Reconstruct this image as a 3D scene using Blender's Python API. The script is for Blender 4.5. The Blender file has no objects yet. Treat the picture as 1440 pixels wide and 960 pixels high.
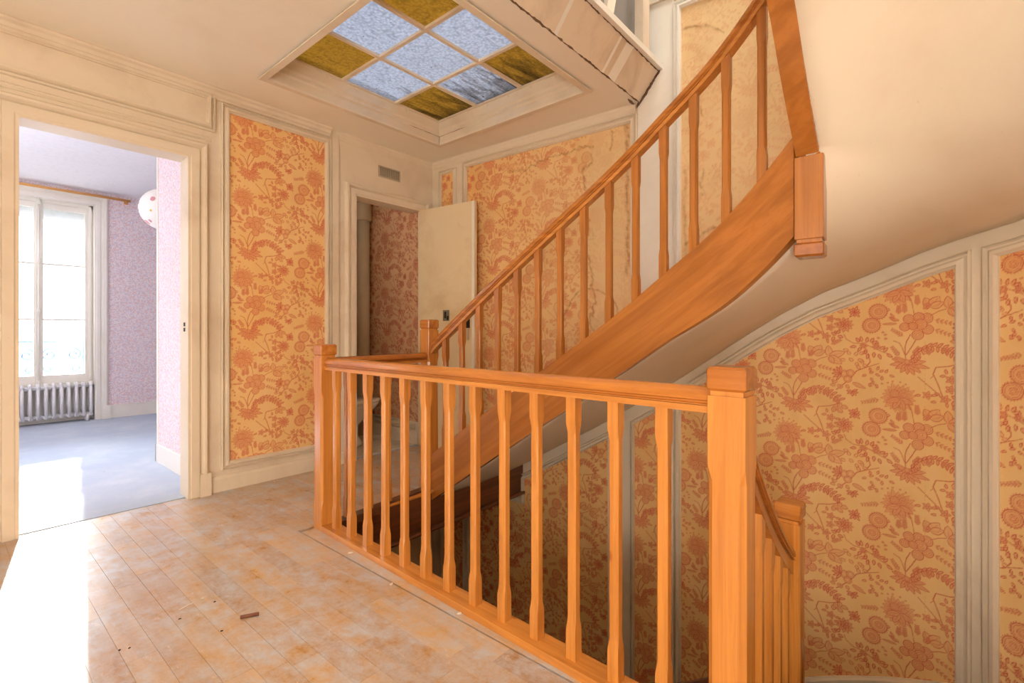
import bpy, bmesh, math, random
import numpy as np
from mathutils import Vector, Matrix, Euler
random.seed(7); np.random.seed(7)
S = bpy.context.scene
COL = S.collection
PI = math.pi

# ------------------------------------------------------------------ camera, sky, sun, added fill lights, exposure
# Room axes: X runs along the wall with the bedroom doorway, Y runs towards that wall, Z is up. The eye is at the origin, 1.1 m up.
AZ = math.radians(40.255)
cam = bpy.data.cameras.new('camera'); cam.lens = 17.125; cam.sensor_width = 36; cam.shift_y = -15/1440; cam.clip_start = .02
co = bpy.data.objects.new('camera', cam); COL.objects.link(co)
co.location = (0, 0, 1.1); co.rotation_euler = (PI/2, 0, AZ - PI/2)
S.camera = co

world = bpy.data.worlds.new('sky'); S.world = world; world.use_nodes = True
wn = world.node_tree; bg = wn.nodes['Background']
tcw = wn.nodes.new('ShaderNodeTexCoord'); sx = wn.nodes.new('ShaderNodeSeparateXYZ'); wr = wn.nodes.new('ShaderNodeValToRGB')
wn.links.new(tcw.outputs['Generated'], sx.inputs[0]); wn.links.new(sx.outputs['Z'], wr.inputs[0]); wn.links.new(wr.outputs[0], bg.inputs[0])
wr.color_ramp.elements[0].color = (1, .97, .94, 1); wr.color_ramp.elements[1].color = (.92, .95, 1, 1); wr.color_ramp.elements[1].position = .8
bg.inputs[1].default_value = 5.0

sun = bpy.data.lights.new('sun', 'SUN'); sun.energy = 34; sun.angle = math.radians(.8); sun.color = (1, .96, .88)
so = bpy.data.objects.new('sun', sun); COL.objects.link(so)
el = math.radians(13.4)
so.rotation_euler = Vector((-.152*math.cos(el), -.988*math.cos(el), -math.sin(el))).to_track_quat('-Z', 'Y').to_euler()
so.location = (1.5, 11, 5)

def area(name, loc, aim, size, energy, color, sy=None):
    l = bpy.data.lights.new(name, 'AREA'); l.size = size; l.energy = energy; l.color = color
    if sy: l.shape = 'RECTANGLE'; l.size_y = sy
    o = bpy.data.objects.new(name, l); COL.objects.link(o); o.location = loc
    o.rotation_euler = (Vector(aim) - Vector(loc)).to_track_quat('-Z', 'Y').to_euler()
    return o
area('stair_shaft_fill', (2.4, .4, 4.9), (2.4, .4, 0), 1.5, 42, (1, .96, .90), 1.4)  # added fill under the closed shaft ceiling, no real roof opening
bl = bpy.data.lights.new('landing_fill', 'POINT'); bl.energy = 152; bl.shadow_soft_size = .35; bl.color = (1, .97, .93)  # unseen fill light added to brighten the landing, not a fitting there
bo = bpy.data.objects.new('landing_fill', bl); COL.objects.link(bo); bo.location = (-1.7, -.6, .85)
area('window_fill', (.77, 9.3, 3.5), (.77, 6.0, .9), 2.0, 1000, (.86, .93, 1), 1.4)  # extra area light above the window, added to boost the bedroom
bb = bpy.data.lights.new('bedroom_fill', 'POINT'); bb.energy = 60; bb.shadow_soft_size = .15; bb.color = (.97, .98, 1)  # added out-of-view fill that lifts the bedroom, no actual bulb
bbo = bpy.data.objects.new('bedroom_fill', bb); COL.objects.link(bbo); bbo.location = (-.7, 5.7, 2.1)
wl = bpy.data.lights.new('toilet_room_fill', 'POINT'); wl.energy = 1.2; wl.shadow_soft_size = .06; wl.color = (1, .93, .84)  # weak invented fill so the toilet room is less dark
wo = bpy.data.objects.new('toilet_room_fill', wl); COL.objects.link(wo); wo.location = (2.35, 4.1, 2.3)
area('rear_room_fill', (-2.3, .6, 1.3), (2.0, 1.2, 1.2), 1.8, 14, (1, .97, .94))  # soft fill added behind the camera, no window there

S.view_settings.view_transform = 'Standard'; S.view_settings.look = 'None'
S.view_settings.exposure = 0.12; S.view_settings.gamma = 1; S.view_settings.use_curve_mapping = False
S.cycles.max_bounces = 8; S.cycles.diffuse_bounces = 5; S.cycles.use_denoising = True
S.cycles.sample_clamp_indirect = 6

# ------------------------------------------------------------------ materials
def srgb(h):
    v = [int(h[i:i+2], 16)/255 for i in (0, 2, 4)]
    return tuple((c/12.92 if c <= .04045 else ((c+.055)/1.055)**2.4) for c in v) + (1,)
class NT:
    def __init__(s, name, rough=.5, spec=.5):
        s.m = bpy.data.materials.new(name); s.m.use_nodes = True; s.t = s.m.node_tree
        s.b = s.t.nodes['Principled BSDF']; s.b.inputs['Roughness'].default_value = rough
        s.b.inputs['Specular IOR Level'].default_value = spec
    def n(s, typ, **kw):
        x = s.t.nodes.new(typ)
        for k, v in kw.items():
            if k in ('operation', 'blend_type', 'data_type', 'feature', 'attribute_name', 'distance', 'noise_dimensions', 'interpolation', 'wave_type', 'bands_direction', 'vector_type'): setattr(x, k, v)
            else: x.inputs[k.replace('_', ' ')].default_value = v
        return x
    def l(s, a, b): s.t.links.new(a, b)
    def coord(s, kind='Object', scale=(1, 1, 1)):
        if kind == 'Position': src = s.n('ShaderNodeNewGeometry').outputs['Position']
        else: src = s.n('ShaderNodeTexCoord').outputs[kind]
        mp = s.n('ShaderNodeMapping'); mp.inputs['Scale'].default_value = scale; s.l(src, mp.inputs[0]); return mp.outputs[0]
    def noise(s, vec, scale, detail=4, rough=.55, dist=0):
        x = s.n('ShaderNodeTexNoise', Scale=scale, Detail=detail, Roughness=rough, Distortion=dist); s.l(vec, x.inputs['Vector']); return x.outputs[0]
    def ramp(s, fac, stops, interp='LINEAR'):
        r = s.n('ShaderNodeValToRGB'); r.color_ramp.interpolation = interp
        e = r.color_ramp.elements
        while len(e) < len(stops): e.new(.5)
        for i, (p, c) in enumerate(stops): e[i].position = p; e[i].color = c if len(c) == 4 else tuple(c)+(1,)
        s.l(fac, r.inputs[0]); return r.outputs[0]
    def mix(s, fac, a, b, blend='MIX'):
        x = s.n('ShaderNodeMix', data_type='RGBA', blend_type=blend)
        for i, v in ((0, fac), (6, a), (7, b)):
            if hasattr(v, 'links'): s.l(v, x.inputs[i])
            else: x.inputs[i].default_value = v
        return x.outputs[2]
    def math(s, op, a, b=None):
        x = s.n('ShaderNodeMath', operation=op)
        for i, v in enumerate((a, b)):
            if v is None: continue
            if hasattr(v, 'links'): s.l(v, x.inputs[i])
            else: x.inputs[i].default_value = v
        return x.outputs[0]
    def bump(s, h, strength=.2, dist=.002):
        x = s.n('ShaderNodeBump', Strength=strength, Distance=dist); s.l(h, x.inputs['Height']); s.l(x.outputs[0], s.b.inputs['Normal'])
    def base(s, c):
        if hasattr(c, 'links'): s.l(c, s.b.inputs['Base Color'])
        else: s.b.inputs['Base Color'].default_value = c
W0, B0 = (0, 0, 0, 1), (1, 1, 1, 1)

def paint(name, col, dirt, rough=.5, amount=.5, scale=1.6, streak=False, bump=.25):
    t = NT(name, rough, .35)
    v = t.coord('Position', (1, 1, .35) if streak else (1, 1, 1))
    n1 = t.noise(v, scale, 6, .62, .4)
    f = t.ramp(n1, [(.48, W0), (.78, (amount,)*3)])
    c = t.mix(f, srgb(col), srgb(dirt))
    v2 = t.coord('Position')
    n2 = t.noise(v2, 38, 3, .7)
    sp = t.ramp(n2, [(.70, W0), (.78, (.55,)*3)])
    c = t.mix(sp, c, srgb(dirt)); t.base(c)
    t.bump(t.noise(t.coord('Position', (1, 1, .25)), 24, 5, .6), bump, .002)
    return t.m
M = {}
M['cream'] = paint('aged_cream_paint', 'e9dcc6', 'b3936e', .42, .5)
M['ceil'] = paint('cream_ceiling_paint', 'f8f0e0', 'e0cfb2', .6, .45, .9)
M['plaster'] = paint('painted_plaster_soffit', 'f4e8d2', 'dcc39c', .55, .5, 1.1)
M['stained'] = paint('water_stained_cream_paint', 'e9d9c3', 'a48a6a', .55, .6, 3.2, True)
M['whitewood'] = paint('white_gloss_paint', 'f4f0e6', 'cfc6b4', .35, .4)
M['greywall'] = paint('grey_distemper', '8f8c88', '57504a', .8, .8, 3, True)
M['doorpaint'] = paint('yellowed_door_paint', 'efddb8', 'c9a66a', .4, .6, 2.2)
M['wcfloor'] = paint('worn_white_tile', 'dcd5c6', '9d9180', .45, .7, 5)
M['bedceil'] = paint('bedroom_ceiling_paper', 'eceaf0', 'd9d2de', .8, .5, 30, False, .6)
M['porcelain'] = paint('porcelain', 'efece2', 'd8d2c2', .12, .2)
M['pipe'] = paint('pipe_paint', 'd3c3a6', 'a08b6b', .45, .5)

def wood(name, axis, light='da9446', dark='b06c2c', knot='8a4a1a', rough=.24, sc=1.0, rot=(0, 0, 0)):
    t = NT(name, rough, .5)
    k = {'x': (.8, 20, 20), 'y': (20, .8, 20), 'z': (20, 20, .8)}[axis]
    def gr(f):
        a = t.coord('Position'); m1 = a.node; m1.inputs['Rotation'].default_value = rot
        m2 = t.n('ShaderNodeMapping'); m2.inputs['Scale'].default_value = tuple(q*sc*f for q in k); t.l(a, m2.inputs[0]); return m2.outputs[0]
    v = gr(1)
    n = t.noise(v, 1.6, 6, .6, .5)
    c = t.ramp(n, [(.22, srgb(dark)), (.45, t_mid(light, dark)), (.62, srgb(light))])
    n3 = t.noise(gr(4), 3.0, 4, .7)
    c = t.mix(t.ramp(n3, [(.55, W0), (.75, (.45,)*3)]), c, srgb(dark))
    oi = t.n('ShaderNodeObjectInfo')
    c = t.mix(t.math('MULTIPLY', oi.outputs['Random'], .28), c, srgb(dark))
    vor = t.n('ShaderNodeTexVoronoi', Scale=3.4); t.l(t.coord('Position', (1, 1, .8)), vor.inputs['Vector'])
    c = t.mix(t.ramp(vor.outputs['Distance'], [(.0, (.9,)*3), (.05, (.5,)*3), (.07, W0)]), c, srgb(knot))
    t.base(c); t.bump(n, .12, .001)
    t.b.inputs['Coat Weight'].default_value = .35; t.b.inputs['Coat Roughness'].default_value = .16
    return t.m
def t_mid(a, b):
    A, B = srgb(a), srgb(b); return tuple((x+y)/2 for x, y in zip(A, B))
for ax in 'xyz':
    M['wood_'+ax] = wood('varnished_pine_'+ax, ax)
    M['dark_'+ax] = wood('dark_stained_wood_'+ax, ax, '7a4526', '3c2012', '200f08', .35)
M['wood_s'] = wood('varnished_pine_string', 'y', 'bd7630', '95561c', '6a3210', .26, .6, (math.radians(35), 0, 0))
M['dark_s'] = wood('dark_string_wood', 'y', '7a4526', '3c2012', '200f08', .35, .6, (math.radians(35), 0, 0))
M['wood_zu'] = wood('varnished_pine_upper', 'z', 'be7830', '96581e')
M['rail_y'] = wood('polished_handrail_y', 'y', 'c88038', '9a5820', '7a3c12', .18)
M['rail_x'] = wood('polished_handrail_x', 'x', 'b9702e', '8c4c1a', '7a3c12', .18)

def floor_mat():
    t = NT('worn_oak_parquet', .38, .5)
    oi = t.n('ShaderNodeObjectInfo')
    v = t.coord('Position', (11, 1.2, 1))
    add = t.n('ShaderNodeVectorMath', operation='ADD'); t.l(v, add.inputs[0])
    cmb = t.n('ShaderNodeCombineXYZ'); t.l(t.math('MULTIPLY', oi.outputs['Random'], 40), cmb.inputs[0]); t.l(cmb.outputs[0], add.inputs[1])
    n = t.noise(add.outputs[0], 2.2, 6, .6, .7)
    c = t.ramp(n, [(.3, srgb('9c784c')), (.52, srgb('c99f6e')), (.7, srgb('dcb98a'))])
    tint = t.ramp(oi.outputs['Random'], [(0, srgb('9c7446')), (.35, srgb('c8a068')), (.7, srgb('ac8250')), (1, srgb('dcb578'))])
    c = t.mix(.62, c, tint)
    # worn pale film of plaster dust and scuffs, tinted cool for painted window glare
    p = t.coord('Position')
    h = t.noise(p, 1.5, 8, .7, .1)
    h2 = t.noise(t.coord('Position', (1, .8, 1)), 9, 9, .78, .15)
    f = t.math('MULTIPLY', t.ramp(h, [(.31, (.2,)*3), (.56, (.95,)*3)]), t.ramp(h2, [(.38, W0), (.62, B0)]))
    c = t.mix(f, c, srgb('c4cad2'))
    h3 = t.noise(t.coord('Position', (4, 1.2, 1)), 9, 7, .75, .5)
    c = t.mix(t.ramp(h3, [(.60, W0), (.70, (.5,)*3)]), c, srgb('f0e6da'))
    t.base(c)
    r = t.ramp(h2, [(.3, (.24,)*3), (.7, (.46,)*3)]); t.l(r, t.b.inputs['Roughness'])
    t.bump(h2, .08, .001); t.b.inputs['Coat Weight'].default_value = .25; t.b.inputs['Coat Roughness'].default_value = .3
    return t.m
M['floor'] = floor_mat()

def paper_mat(name, ochre, ochre2, ink, fill, fade, grime=.25):
    t = NT(name, .62, .25)
    a = t.n('ShaderNodeAttribute', attribute_name='print')
    sp = t.n('ShaderNodeSeparateColor'); t.l(a.outputs['Color'], sp.inputs[0])
    p = t.coord('Position')
    n = t.noise(p, 2.4, 5, .6)
    c = t.mix(t.ramp(n, [(.35, W0), (.7, B0)]), srgb(ochre), srgb(ochre2))
    wv = t.noise(p, 160, 2, .6)
    keep = t.math('SUBTRACT', 1.0, t.math('MULTIPLY', a.outputs['Alpha'], .86))
    c = t.mix(t.math('MULTIPLY', a.outputs['Alpha'], .8), c, srgb(fade))
    f1 = t.math('MULTIPLY', t.math('MULTIPLY', sp.outputs[1], .42), keep)
    c = t.mix(f1, c, srgb(fill))
    f2 = t.math('MULTIPLY', t.math('MULTIPLY', sp.outputs[0], t.ramp(wv, [(.2, (.6,)*3), (.6, (.92,)*3)])), keep)
    c = t.mix(f2, c, srgb(ink))
    c = t.mix(sp.outputs[2], c, srgb('a0642c'))
    g = t.ramp(t.noise(t.coord('Position', (1, 1, .5)), 3.5, 6, .65), [(.55, W0), (.8, (grime,)*3)])
    c = t.mix(g, c, srgb('b07c48'))
    t.base(c); t.bump(wv, .15, .0006)
    return t.m
M['paper'] = paper_mat('floral_wallpaper', 'f4ce90', 'efc07a', 'c64a36', 'e07658', 'ecd0a0')
M['paper_wc'] = paper_mat('faded_floral_wallpaper', 'e0b890', 'd2a880', 'a8443a', 'c06454', 'd8b890', .4)

def bedpaper():
    t = NT('small_print_bedroom_wallpaper', .8, .2)
    v = t.n('ShaderNodeTexVoronoi', Scale=95); t.l(t.coord('Position'), v.inputs['Vector'])
    s = t.n('ShaderNodeSeparateColor'); t.l(v.outputs['Color'], s.inputs[0])
    c = t.ramp(s.outputs[0], [(0, srgb('dcaaa8')), (.3, srgb('eedadc')), (.5, srgb('f1e4e7')), (.7, srgb('bfc2da')), (.85, srgb('efe4e4')), (1, srgb('e6c3ae'))], 'CONSTANT')
    c = t.mix(.45, c, srgb('e6dde2')); t.base(c); return t.m
M['bedpaper'] = bedpaper()
def carpet():
    t = NT('blue_grey_carpet', .95, .1)
    p = t.coord('Position')
    c = t.mix(t.noise(p, 260, 3, .7), srgb('9fb0c8'), srgb('cbd3de'))
    c = t.mix(t.ramp(t.noise(p, 2.5, 6, .7), [(.45, W0), (.75, (.5,)*3)]), c, srgb('dde0e4'))
    c = t.mix(t.ramp(t.noise(p, 22, 3, .6), [(.72, W0), (.75, (.8,)*3)]), c, srgb('4a5466'))
    t.base(c); t.bump(t.noise(p, 400, 2, .7), .5, .003); return t.m
M['carpet'] = carpet()
def plain(name, col, rough=.5, metal=0, spec=.5):
    t = NT(name, rough, spec); t.b.inputs['Metallic'].default_value = metal
    n = t.noise(t.coord('Position'), 14, 4, .6)
    A = srgb(col); t.base(t.mix(t.ramp(n, [(.4, W0), (.8, (.35,)*3)]), A, tuple(x*.6 for x in A[:3])+(1,))); return t.m
M['rad'] = plain('radiator_enamel', 'f3f2f2', .3)
M['iron'] = plain('wrought_iron', '3c5a80', .5)
M['steel'] = plain('worn_steel', '8d8a80', .4, .6)
M['black'] = plain('blackened_metal', '2a2622', .5, .3)
M['grille'] = plain('grille_metal', 'c9bda6', .5, .3)
M['void'] = plain('dark_duct', '2c241c', .9)
M['brass'] = plain('brass_rod', 'd9a05a', .35, .2)
M['lock'] = plain('painted_lock_case', 'd8cdb4', .4)
M['stick'] = plain('brown_stick', '7a4a34', .6)
M['flake'] = plain('plaster_flake', 'f2ece0', .8)
M['crumb'] = plain('dark_grit', '3a3230', .8)
M['crack'] = plain('cracked_paint_and_soot', '7a5f48', .9)
M['shutter'] = plain('shutter_box', 'c9d0d6', .5)
def lantern():
    t = NT('printed_paper_lantern', .7, .2)
    v = t.n('ShaderNodeTexVoronoi', Scale=11.0, Randomness=.75); t.l(t.coord('Object'), v.inputs['Vector'])
    s = t.n('ShaderNodeSeparateColor'); t.l(v.outputs['Color'], s.inputs[0])
    dots = t.ramp(s.outputs[0], [(0, srgb('efb93a')), (.35, srgb('d79aa0')), (.6, srgb('a85a4a')), (.8, srgb('e8c7cc'))], 'CONSTANT')
    w = t.math('ADD', v.outputs['Distance'], t.math('MULTIPLY', s.outputs[1], .22))
    c = t.mix(t.ramp(w, [(.34, B0), (.37, W0)]), srgb('fbf4ee'), dots)
    t.base(c); t.b.inputs['Subsurface Weight'].default_value = .0
    return t.m
M['lantern'] = lantern()
def winglass():
    t = NT('window_glass')
    for n in list(t.t.nodes): t.t.nodes.remove(n)
    o = t.n('ShaderNodeOutputMaterial'); m = t.n('ShaderNodeMixShader'); a = t.n('ShaderNodeBsdfTransparent'); g = t.n('ShaderNodeBsdfGlossy', Roughness=.02)
    f = t.n('ShaderNodeFresnel', IOR=1.45); t.l(f.outputs[0], m.inputs[0]); t.l(a.outputs[0], m.inputs[1]); t.l(g.outputs[0], m.inputs[2]); t.l(m.outputs[0], o.inputs[0])
    return t.m
M['glass'] = winglass()
def skyglass(name, col, gain):
    t = NT(name, .3, .5)
    p = t.coord('Position')
    vor = t.n('ShaderNodeTexVoronoi', Scale=62, feature='SMOOTH_F1'); t.l(p, vor.inputs['Vector'])
    c = t.mix(t.ramp(vor.outputs['Distance'], [(.15, W0), (.7, (.6,)*3)]), srgb(col), tuple(x*.45 for x in srgb(col)[:3])+(1,))
    # soot gathered towards the far corner of the light, and scattered specks
    d1 = t.noise(t.coord('Position', (1.2, 5, 1)), 2.6, 6, .65, 1)
    sxyz = t.n('ShaderNodeSeparateXYZ'); t.l(t.n('ShaderNodeNewGeometry').outputs['Position'], sxyz.inputs[0])
    far = t.ramp(t.math('MULTIPLY', sxyz.outputs[0], .33), [(.70, W0), (.97, (.34,)*3)])
    dirt = t.ramp(t.math('ADD', d1, far), [(.60, W0), (.92, (.85,)*3)])
    c = t.mix(dirt, c, srgb('2e2614'))
    sk = t.ramp(t.noise(p, 30, 2, .5), [(.73, W0), (.75, (.9,)*3)])
    c = t.mix(sk, c, srgb('1c180e'))
    tr = t.n('ShaderNodeBsdfTranslucent'); gn = t.mix(1.0, c, (gain, gain, gain, 1), 'MULTIPLY'); t.l(gn, tr.inputs[0])
    t.base(c); t.bump(vor.outputs['Distance'], .8, .006)
    m = t.n('ShaderNodeMixShader', Fac=.72); out = t.t.nodes['Material Output']
    t.l(t.b.outputs[0], m.inputs[1]); t.l(tr.outputs[0], m.inputs[2]); t.l(m.outputs[0], out.inputs[0])
    return t.m
M['sky_w'] = skyglass('frosted_skylight_glass', 'd3dbea', .55)
M['sky_y'] = skyglass('yellow_skylight_glass', 'ccae60', .5)

# ------------------------------------------------------------------ object helpers
def tag(o, label=None, cat=None, group=None, kind=None):
    for k, v in (('label', label), ('category', cat), ('group', group), ('kind', kind)):
        if v: o[k] = v
    return o
def empty(name, loc=(0, 0, 0)):
    o = bpy.data.objects.new(name, None); o.empty_display_size = .1; o.location = loc; COL.objects.link(o); return o
def org(p):
    v = Vector((0, 0, 0))
    while p is not None: v += Vector(p.location); p = p.parent
    return v
def mk(name, V, F, mat, parent=None, smooth=False, uvcol=None, loc=None):
    me = bpy.data.meshes.new(name)
    o0 = org(parent)
    L = Vector(loc) if loc else Vector((0, 0, 0))
    base = o0 if loc is None else L
    me.from_pydata([(x-base[0], y-base[1], z-base[2]) for x, y, z in V], [], F)
    me.materials.append(M[mat] if isinstance(mat, str) else mat)
    if smooth:
        me.polygons.foreach_set('use_smooth', [True]*len(me.polygons))
    me.update()
    bm = bmesh.new(); bm.from_mesh(me); bmesh.ops.recalc_face_normals(bm, faces=bm.faces); bm.to_mesh(me); bm.free()
    o = bpy.data.objects.new(name, me); COL.objects.link(o)
    if parent: o.parent = parent
    if loc: o.location = L - o0
    return o
class MB:
    def __init__(s): s.v, s.f = [], []
    def add(s, V, F):
        n = len(s.v); s.v += [tuple(p) for p in V]; s.f += [[i+n for i in f] for f in F]; return s
    def box(s, a, b):
        x0, y0, z0 = a; x1, y1, z1 = b
        return s.add([(x0,y0,z0),(x1,y0,z0),(x1,y1,z0),(x0,y1,z0),(x0,y0,z1),(x1,y0,z1),(x1,y1,z1),(x0,y1,z1)],
                     [(0,3,2,1),(4,5,6,7),(0,1,5,4),(1,2,6,5),(2,3,7,6),(3,0,4,7)])
    def obox(s, c, ax, hx, hy, z0, z1):   # box turned in plan: centre c, axis angle ax
        ca, sa = math.cos(ax), math.sin(ax); P = []
        for z in (z0, z1):
            for a, b in ((-1,-1),(1,-1),(1,1),(-1,1)):
                P.append((c[0]+a*hx*ca-b*hy*sa, c[1]+a*hx*sa+b*hy*ca, z))
        return s.add(P, [(0,3,2,1),(4,5,6,7),(0,1,5,4),(1,2,6,5),(2,3,7,6),(3,0,4,7)])
    def bevbox(s, c, ax, h, z0, z1, r):   # post piece with bevelled top and bottom edges
        ca, sa = math.cos(ax), math.sin(ax); rings = [(z0, h-r), (z0+r, h), (z1-r, h), (z1, h-r)]; P = []
        for z, q in rings:
            e = r*.5 if q == h else r*.2
            for a, b in ((-q+e,-q),(q-e,-q),(q,-q+e),(q,q-e),(q-e,q),(-q+e,q),(-q,q-e),(-q,-q+e)):
                P.append((c[0]+a*ca-b*sa, c[1]+a*sa+b*ca, z))
        F = [tuple(range(7, -1, -1)), tuple(24+i for i in range(8))]
        for k in range(3):
            for i in range(8): F.append((k*8+i, k*8+(i+1) % 8, k*8+8+(i+1) % 8, k*8+8+i))
        return s.add(P, F)
    def tube(s, pts, r, n=10, caps=True):
        prof = [(r*math.cos(2*PI*i/n), r*math.sin(2*PI*i/n)) for i in range(n)]
        return s.sweep(pts, prof, caps)
    def sweep(s, pts, prof, caps=True, up=(0, 0, 1)):
        pts = [Vector(p) for p in pts]; n = len(prof); P = []
        for i, p in enumerate(pts):
            t = (pts[min(i+1, len(pts)-1)] - pts[max(i-1, 0)]).normalized()
            u = Vector(up)
            if abs(t.dot(u)) > .98: u = Vector((0, 1, 0))
            sd = t.cross(u).normalized(); w = sd.cross(t).normalized()
            for a, b in prof: P.append(tuple(p + sd*a + w*b))
        F = []
        for i in range(len(pts)-1):
            for k in range(n): F.append((i*n+k, i*n+(k+1) % n, (i+1)*n+(k+1) % n, (i+1)*n+k))
        if caps: F += [tuple(range(n)), tuple(range(len(pts)*n-1, (len(pts)-1)*n-1, -1))]
        return s.add(P, F)
    def lathe(s, c, prof, n=24):
        P = []; F = []
        for r, z in prof:
            for i in range(n): a = 2*PI*i/n; P.append((c[0]+r*math.cos(a), c[1]+r*math.sin(a), c[2]+z))
        for k in range(len(prof)-1):
            for i in range(n): F.append((k*n+i, k*n+(i+1) % n, (k+1)*n+(i+1) % n, (k+1)*n+i))
        F += [tuple(range(n-1, -1, -1)), tuple((len(prof)-1)*n+i for i in range(n))]
        return s.add(P, F)
    def build(s, name, mat, parent=None, smooth=False, loc=None): return mk(name, s.v, s.f, mat, parent, smooth, None, loc)
def box(name, a, b, mat, parent=None): return MB().box(a, b).build(name, mat, parent)
def dup(o, parent, loc):
    c = o.copy(); COL.objects.link(c); c.parent = parent; c.location = loc; return c
def interp(tab, s):
    return float(np.interp(s, [a for a, _ in tab], [b for _, b in tab]))

# ------------------------------------------------------------------ plan of the place
HC = 2.74                      # landing ceiling
VA = 3.69                      # face of the wall with the doorways
CB = (3.1457, 3.6882); TB = (3.3416, .4578); CC = (2.175, .387); RB = 1.17
LB = math.hypot(TB[0]-CB[0], TB[1]-CB[1])
TH0 = math.atan2(TB[1]-CC[1], TB[0]-CC[0])
ARC = RB*math.radians(93.5)
def wallB(s, z, o=0.0):        # stair wall: straight, then rounding the turn, then straight again; o = proud distance
    if s <= LB:
        t = s/LB; dx, dy = (TB[0]-CB[0])/LB, (TB[1]-CB[1])/LB
        return (CB[0]+dx*s + dy*o, CB[1]+dy*s - dx*o, z)
    a = TH0 - min(s-LB, ARC)/RB
    p = (CC[0]+(RB-o)*math.cos(a), CC[1]+(RB-o)*math.sin(a))
    if s > LB+ARC:
        e = s-LB-ARC; p = (p[0]+math.sin(a)*e, p[1]-math.cos(a)*e)
    return (p[0], p[1], z)
def wallA(s, z, o=0.0): return (s, VA-o, z)
JT = [(.0, -.60), (.98, -.096), (1.865, .414), (2.434, .784), (2.666, .951), (2.878, 1.10), (3.036, 1.205), (3.24, 1.32), (3.70, 1.505), (3.871, 1.553), (4.083, 1.59), (4.4, 1.67), (4.8, 1.81), (5.19, 2.02), (5.6, 2.25), (6.1, 2.55)]
def joint(s): return interp(JT, s)           # where the soffit of the upper flight meets the wall
def zbot(s): return -.97 + .48*(s-3.12)      # lower edge of the panels beside the lower flight

def strip(name, f, s0, s1, zl, zh, th, mat, parent=None, step=.08):
    n = max(1, int((s1-s0)/step)); V = []; F = []
    for i in range(n+1):
        s = s0+(s1-s0)*i/n; a = zl(s) if callable(zl) else zl; b = zh(s) if callable(zh) else zh
        V += [f(s, a, th[0]), f(s, b, th[0]), f(s, b, th[1]), f(s, a, th[1])]
    for i in range(n):
        k = i*4
        for q in range(4): F.append((k+q, k+(q+1) % 4, k+4+(q+1) % 4, k+4+q))
    F += [(0, 1, 2, 3), (n*4+3, n*4+2, n*4+1, n*4)]
    return mk(name, V, F, mat, parent)

def moulding(name, f, pts, prof, mat, parent=None, closed=True, step=.1, fine=True):
    P = []
    m = len(pts)
    for i in range(m if closed else m-1):
        a, b = pts[i], pts[(i+1) % m]; d = math.hypot(b[0]-a[0], b[1]-a[1]); k = max(1, int(d/step)) if fine else 1
        for j in range(k): P.append((a[0]+(b[0]-a[0])*j/k, a[1]+(b[1]-a[1])*j/k))
    if not closed: P.append(pts[-1])
    n = len(P); V = []; F = []; q = len(prof)
    def nrm(a, b):
        dx, dz = b[0]-a[0], b[1]-a[1]; l = math.hypot(dx, dz) or 1; return (-dz/l, dx/l)
    for i in range(n):
        if closed: n1 = nrm(P[i-1], P[i]); n2 = nrm(P[i], P[(i+1) % n])
        else: n1 = nrm(P[max(i-1, 0)], P[max(i, 1)]); n2 = nrm(P[min(i, n-2)], P[min(i+1, n-1)])
        mx, mz = n1[0]+n2[0], n1[1]+n2[1]; l = max(.35, (mx*mx+mz*mz)/2) ; mx, mz = mx/l, mz/l
        for a, b in prof: V.append(f(P[i][0]+mx*a, P[i][1]+mz*a, b))
    for i in range(n if closed else n-1):
        j = (i+1) % n
        for k in range(q-1): F.append((i*q+k, i*q+k+1, j*q+k+1, j*q+k))
    if not closed: F += [tuple(range(q)), tuple(range((n-1)*q+q-1, (n-1)*q-1, -1))]
    return mk(name, V, F, mat, parent)
PANEL = [(-.054, 0), (-.054, .022), (-.046, .028), (-.040, .010), (-.034, .006), (-.030, .020), (-.022, .032), (-.010, .032), (-.004, .018), (0, .018), (0, .001)]
CASING = [(0, -.03), (0, .030), (.006, .034), (.050, .034), (.053, .018), (.060, .016), (.066, .030), (.078, .046), (.090, .048), (.094, .030), (.100, .026), (.108, .014), (.112, 0)]

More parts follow.
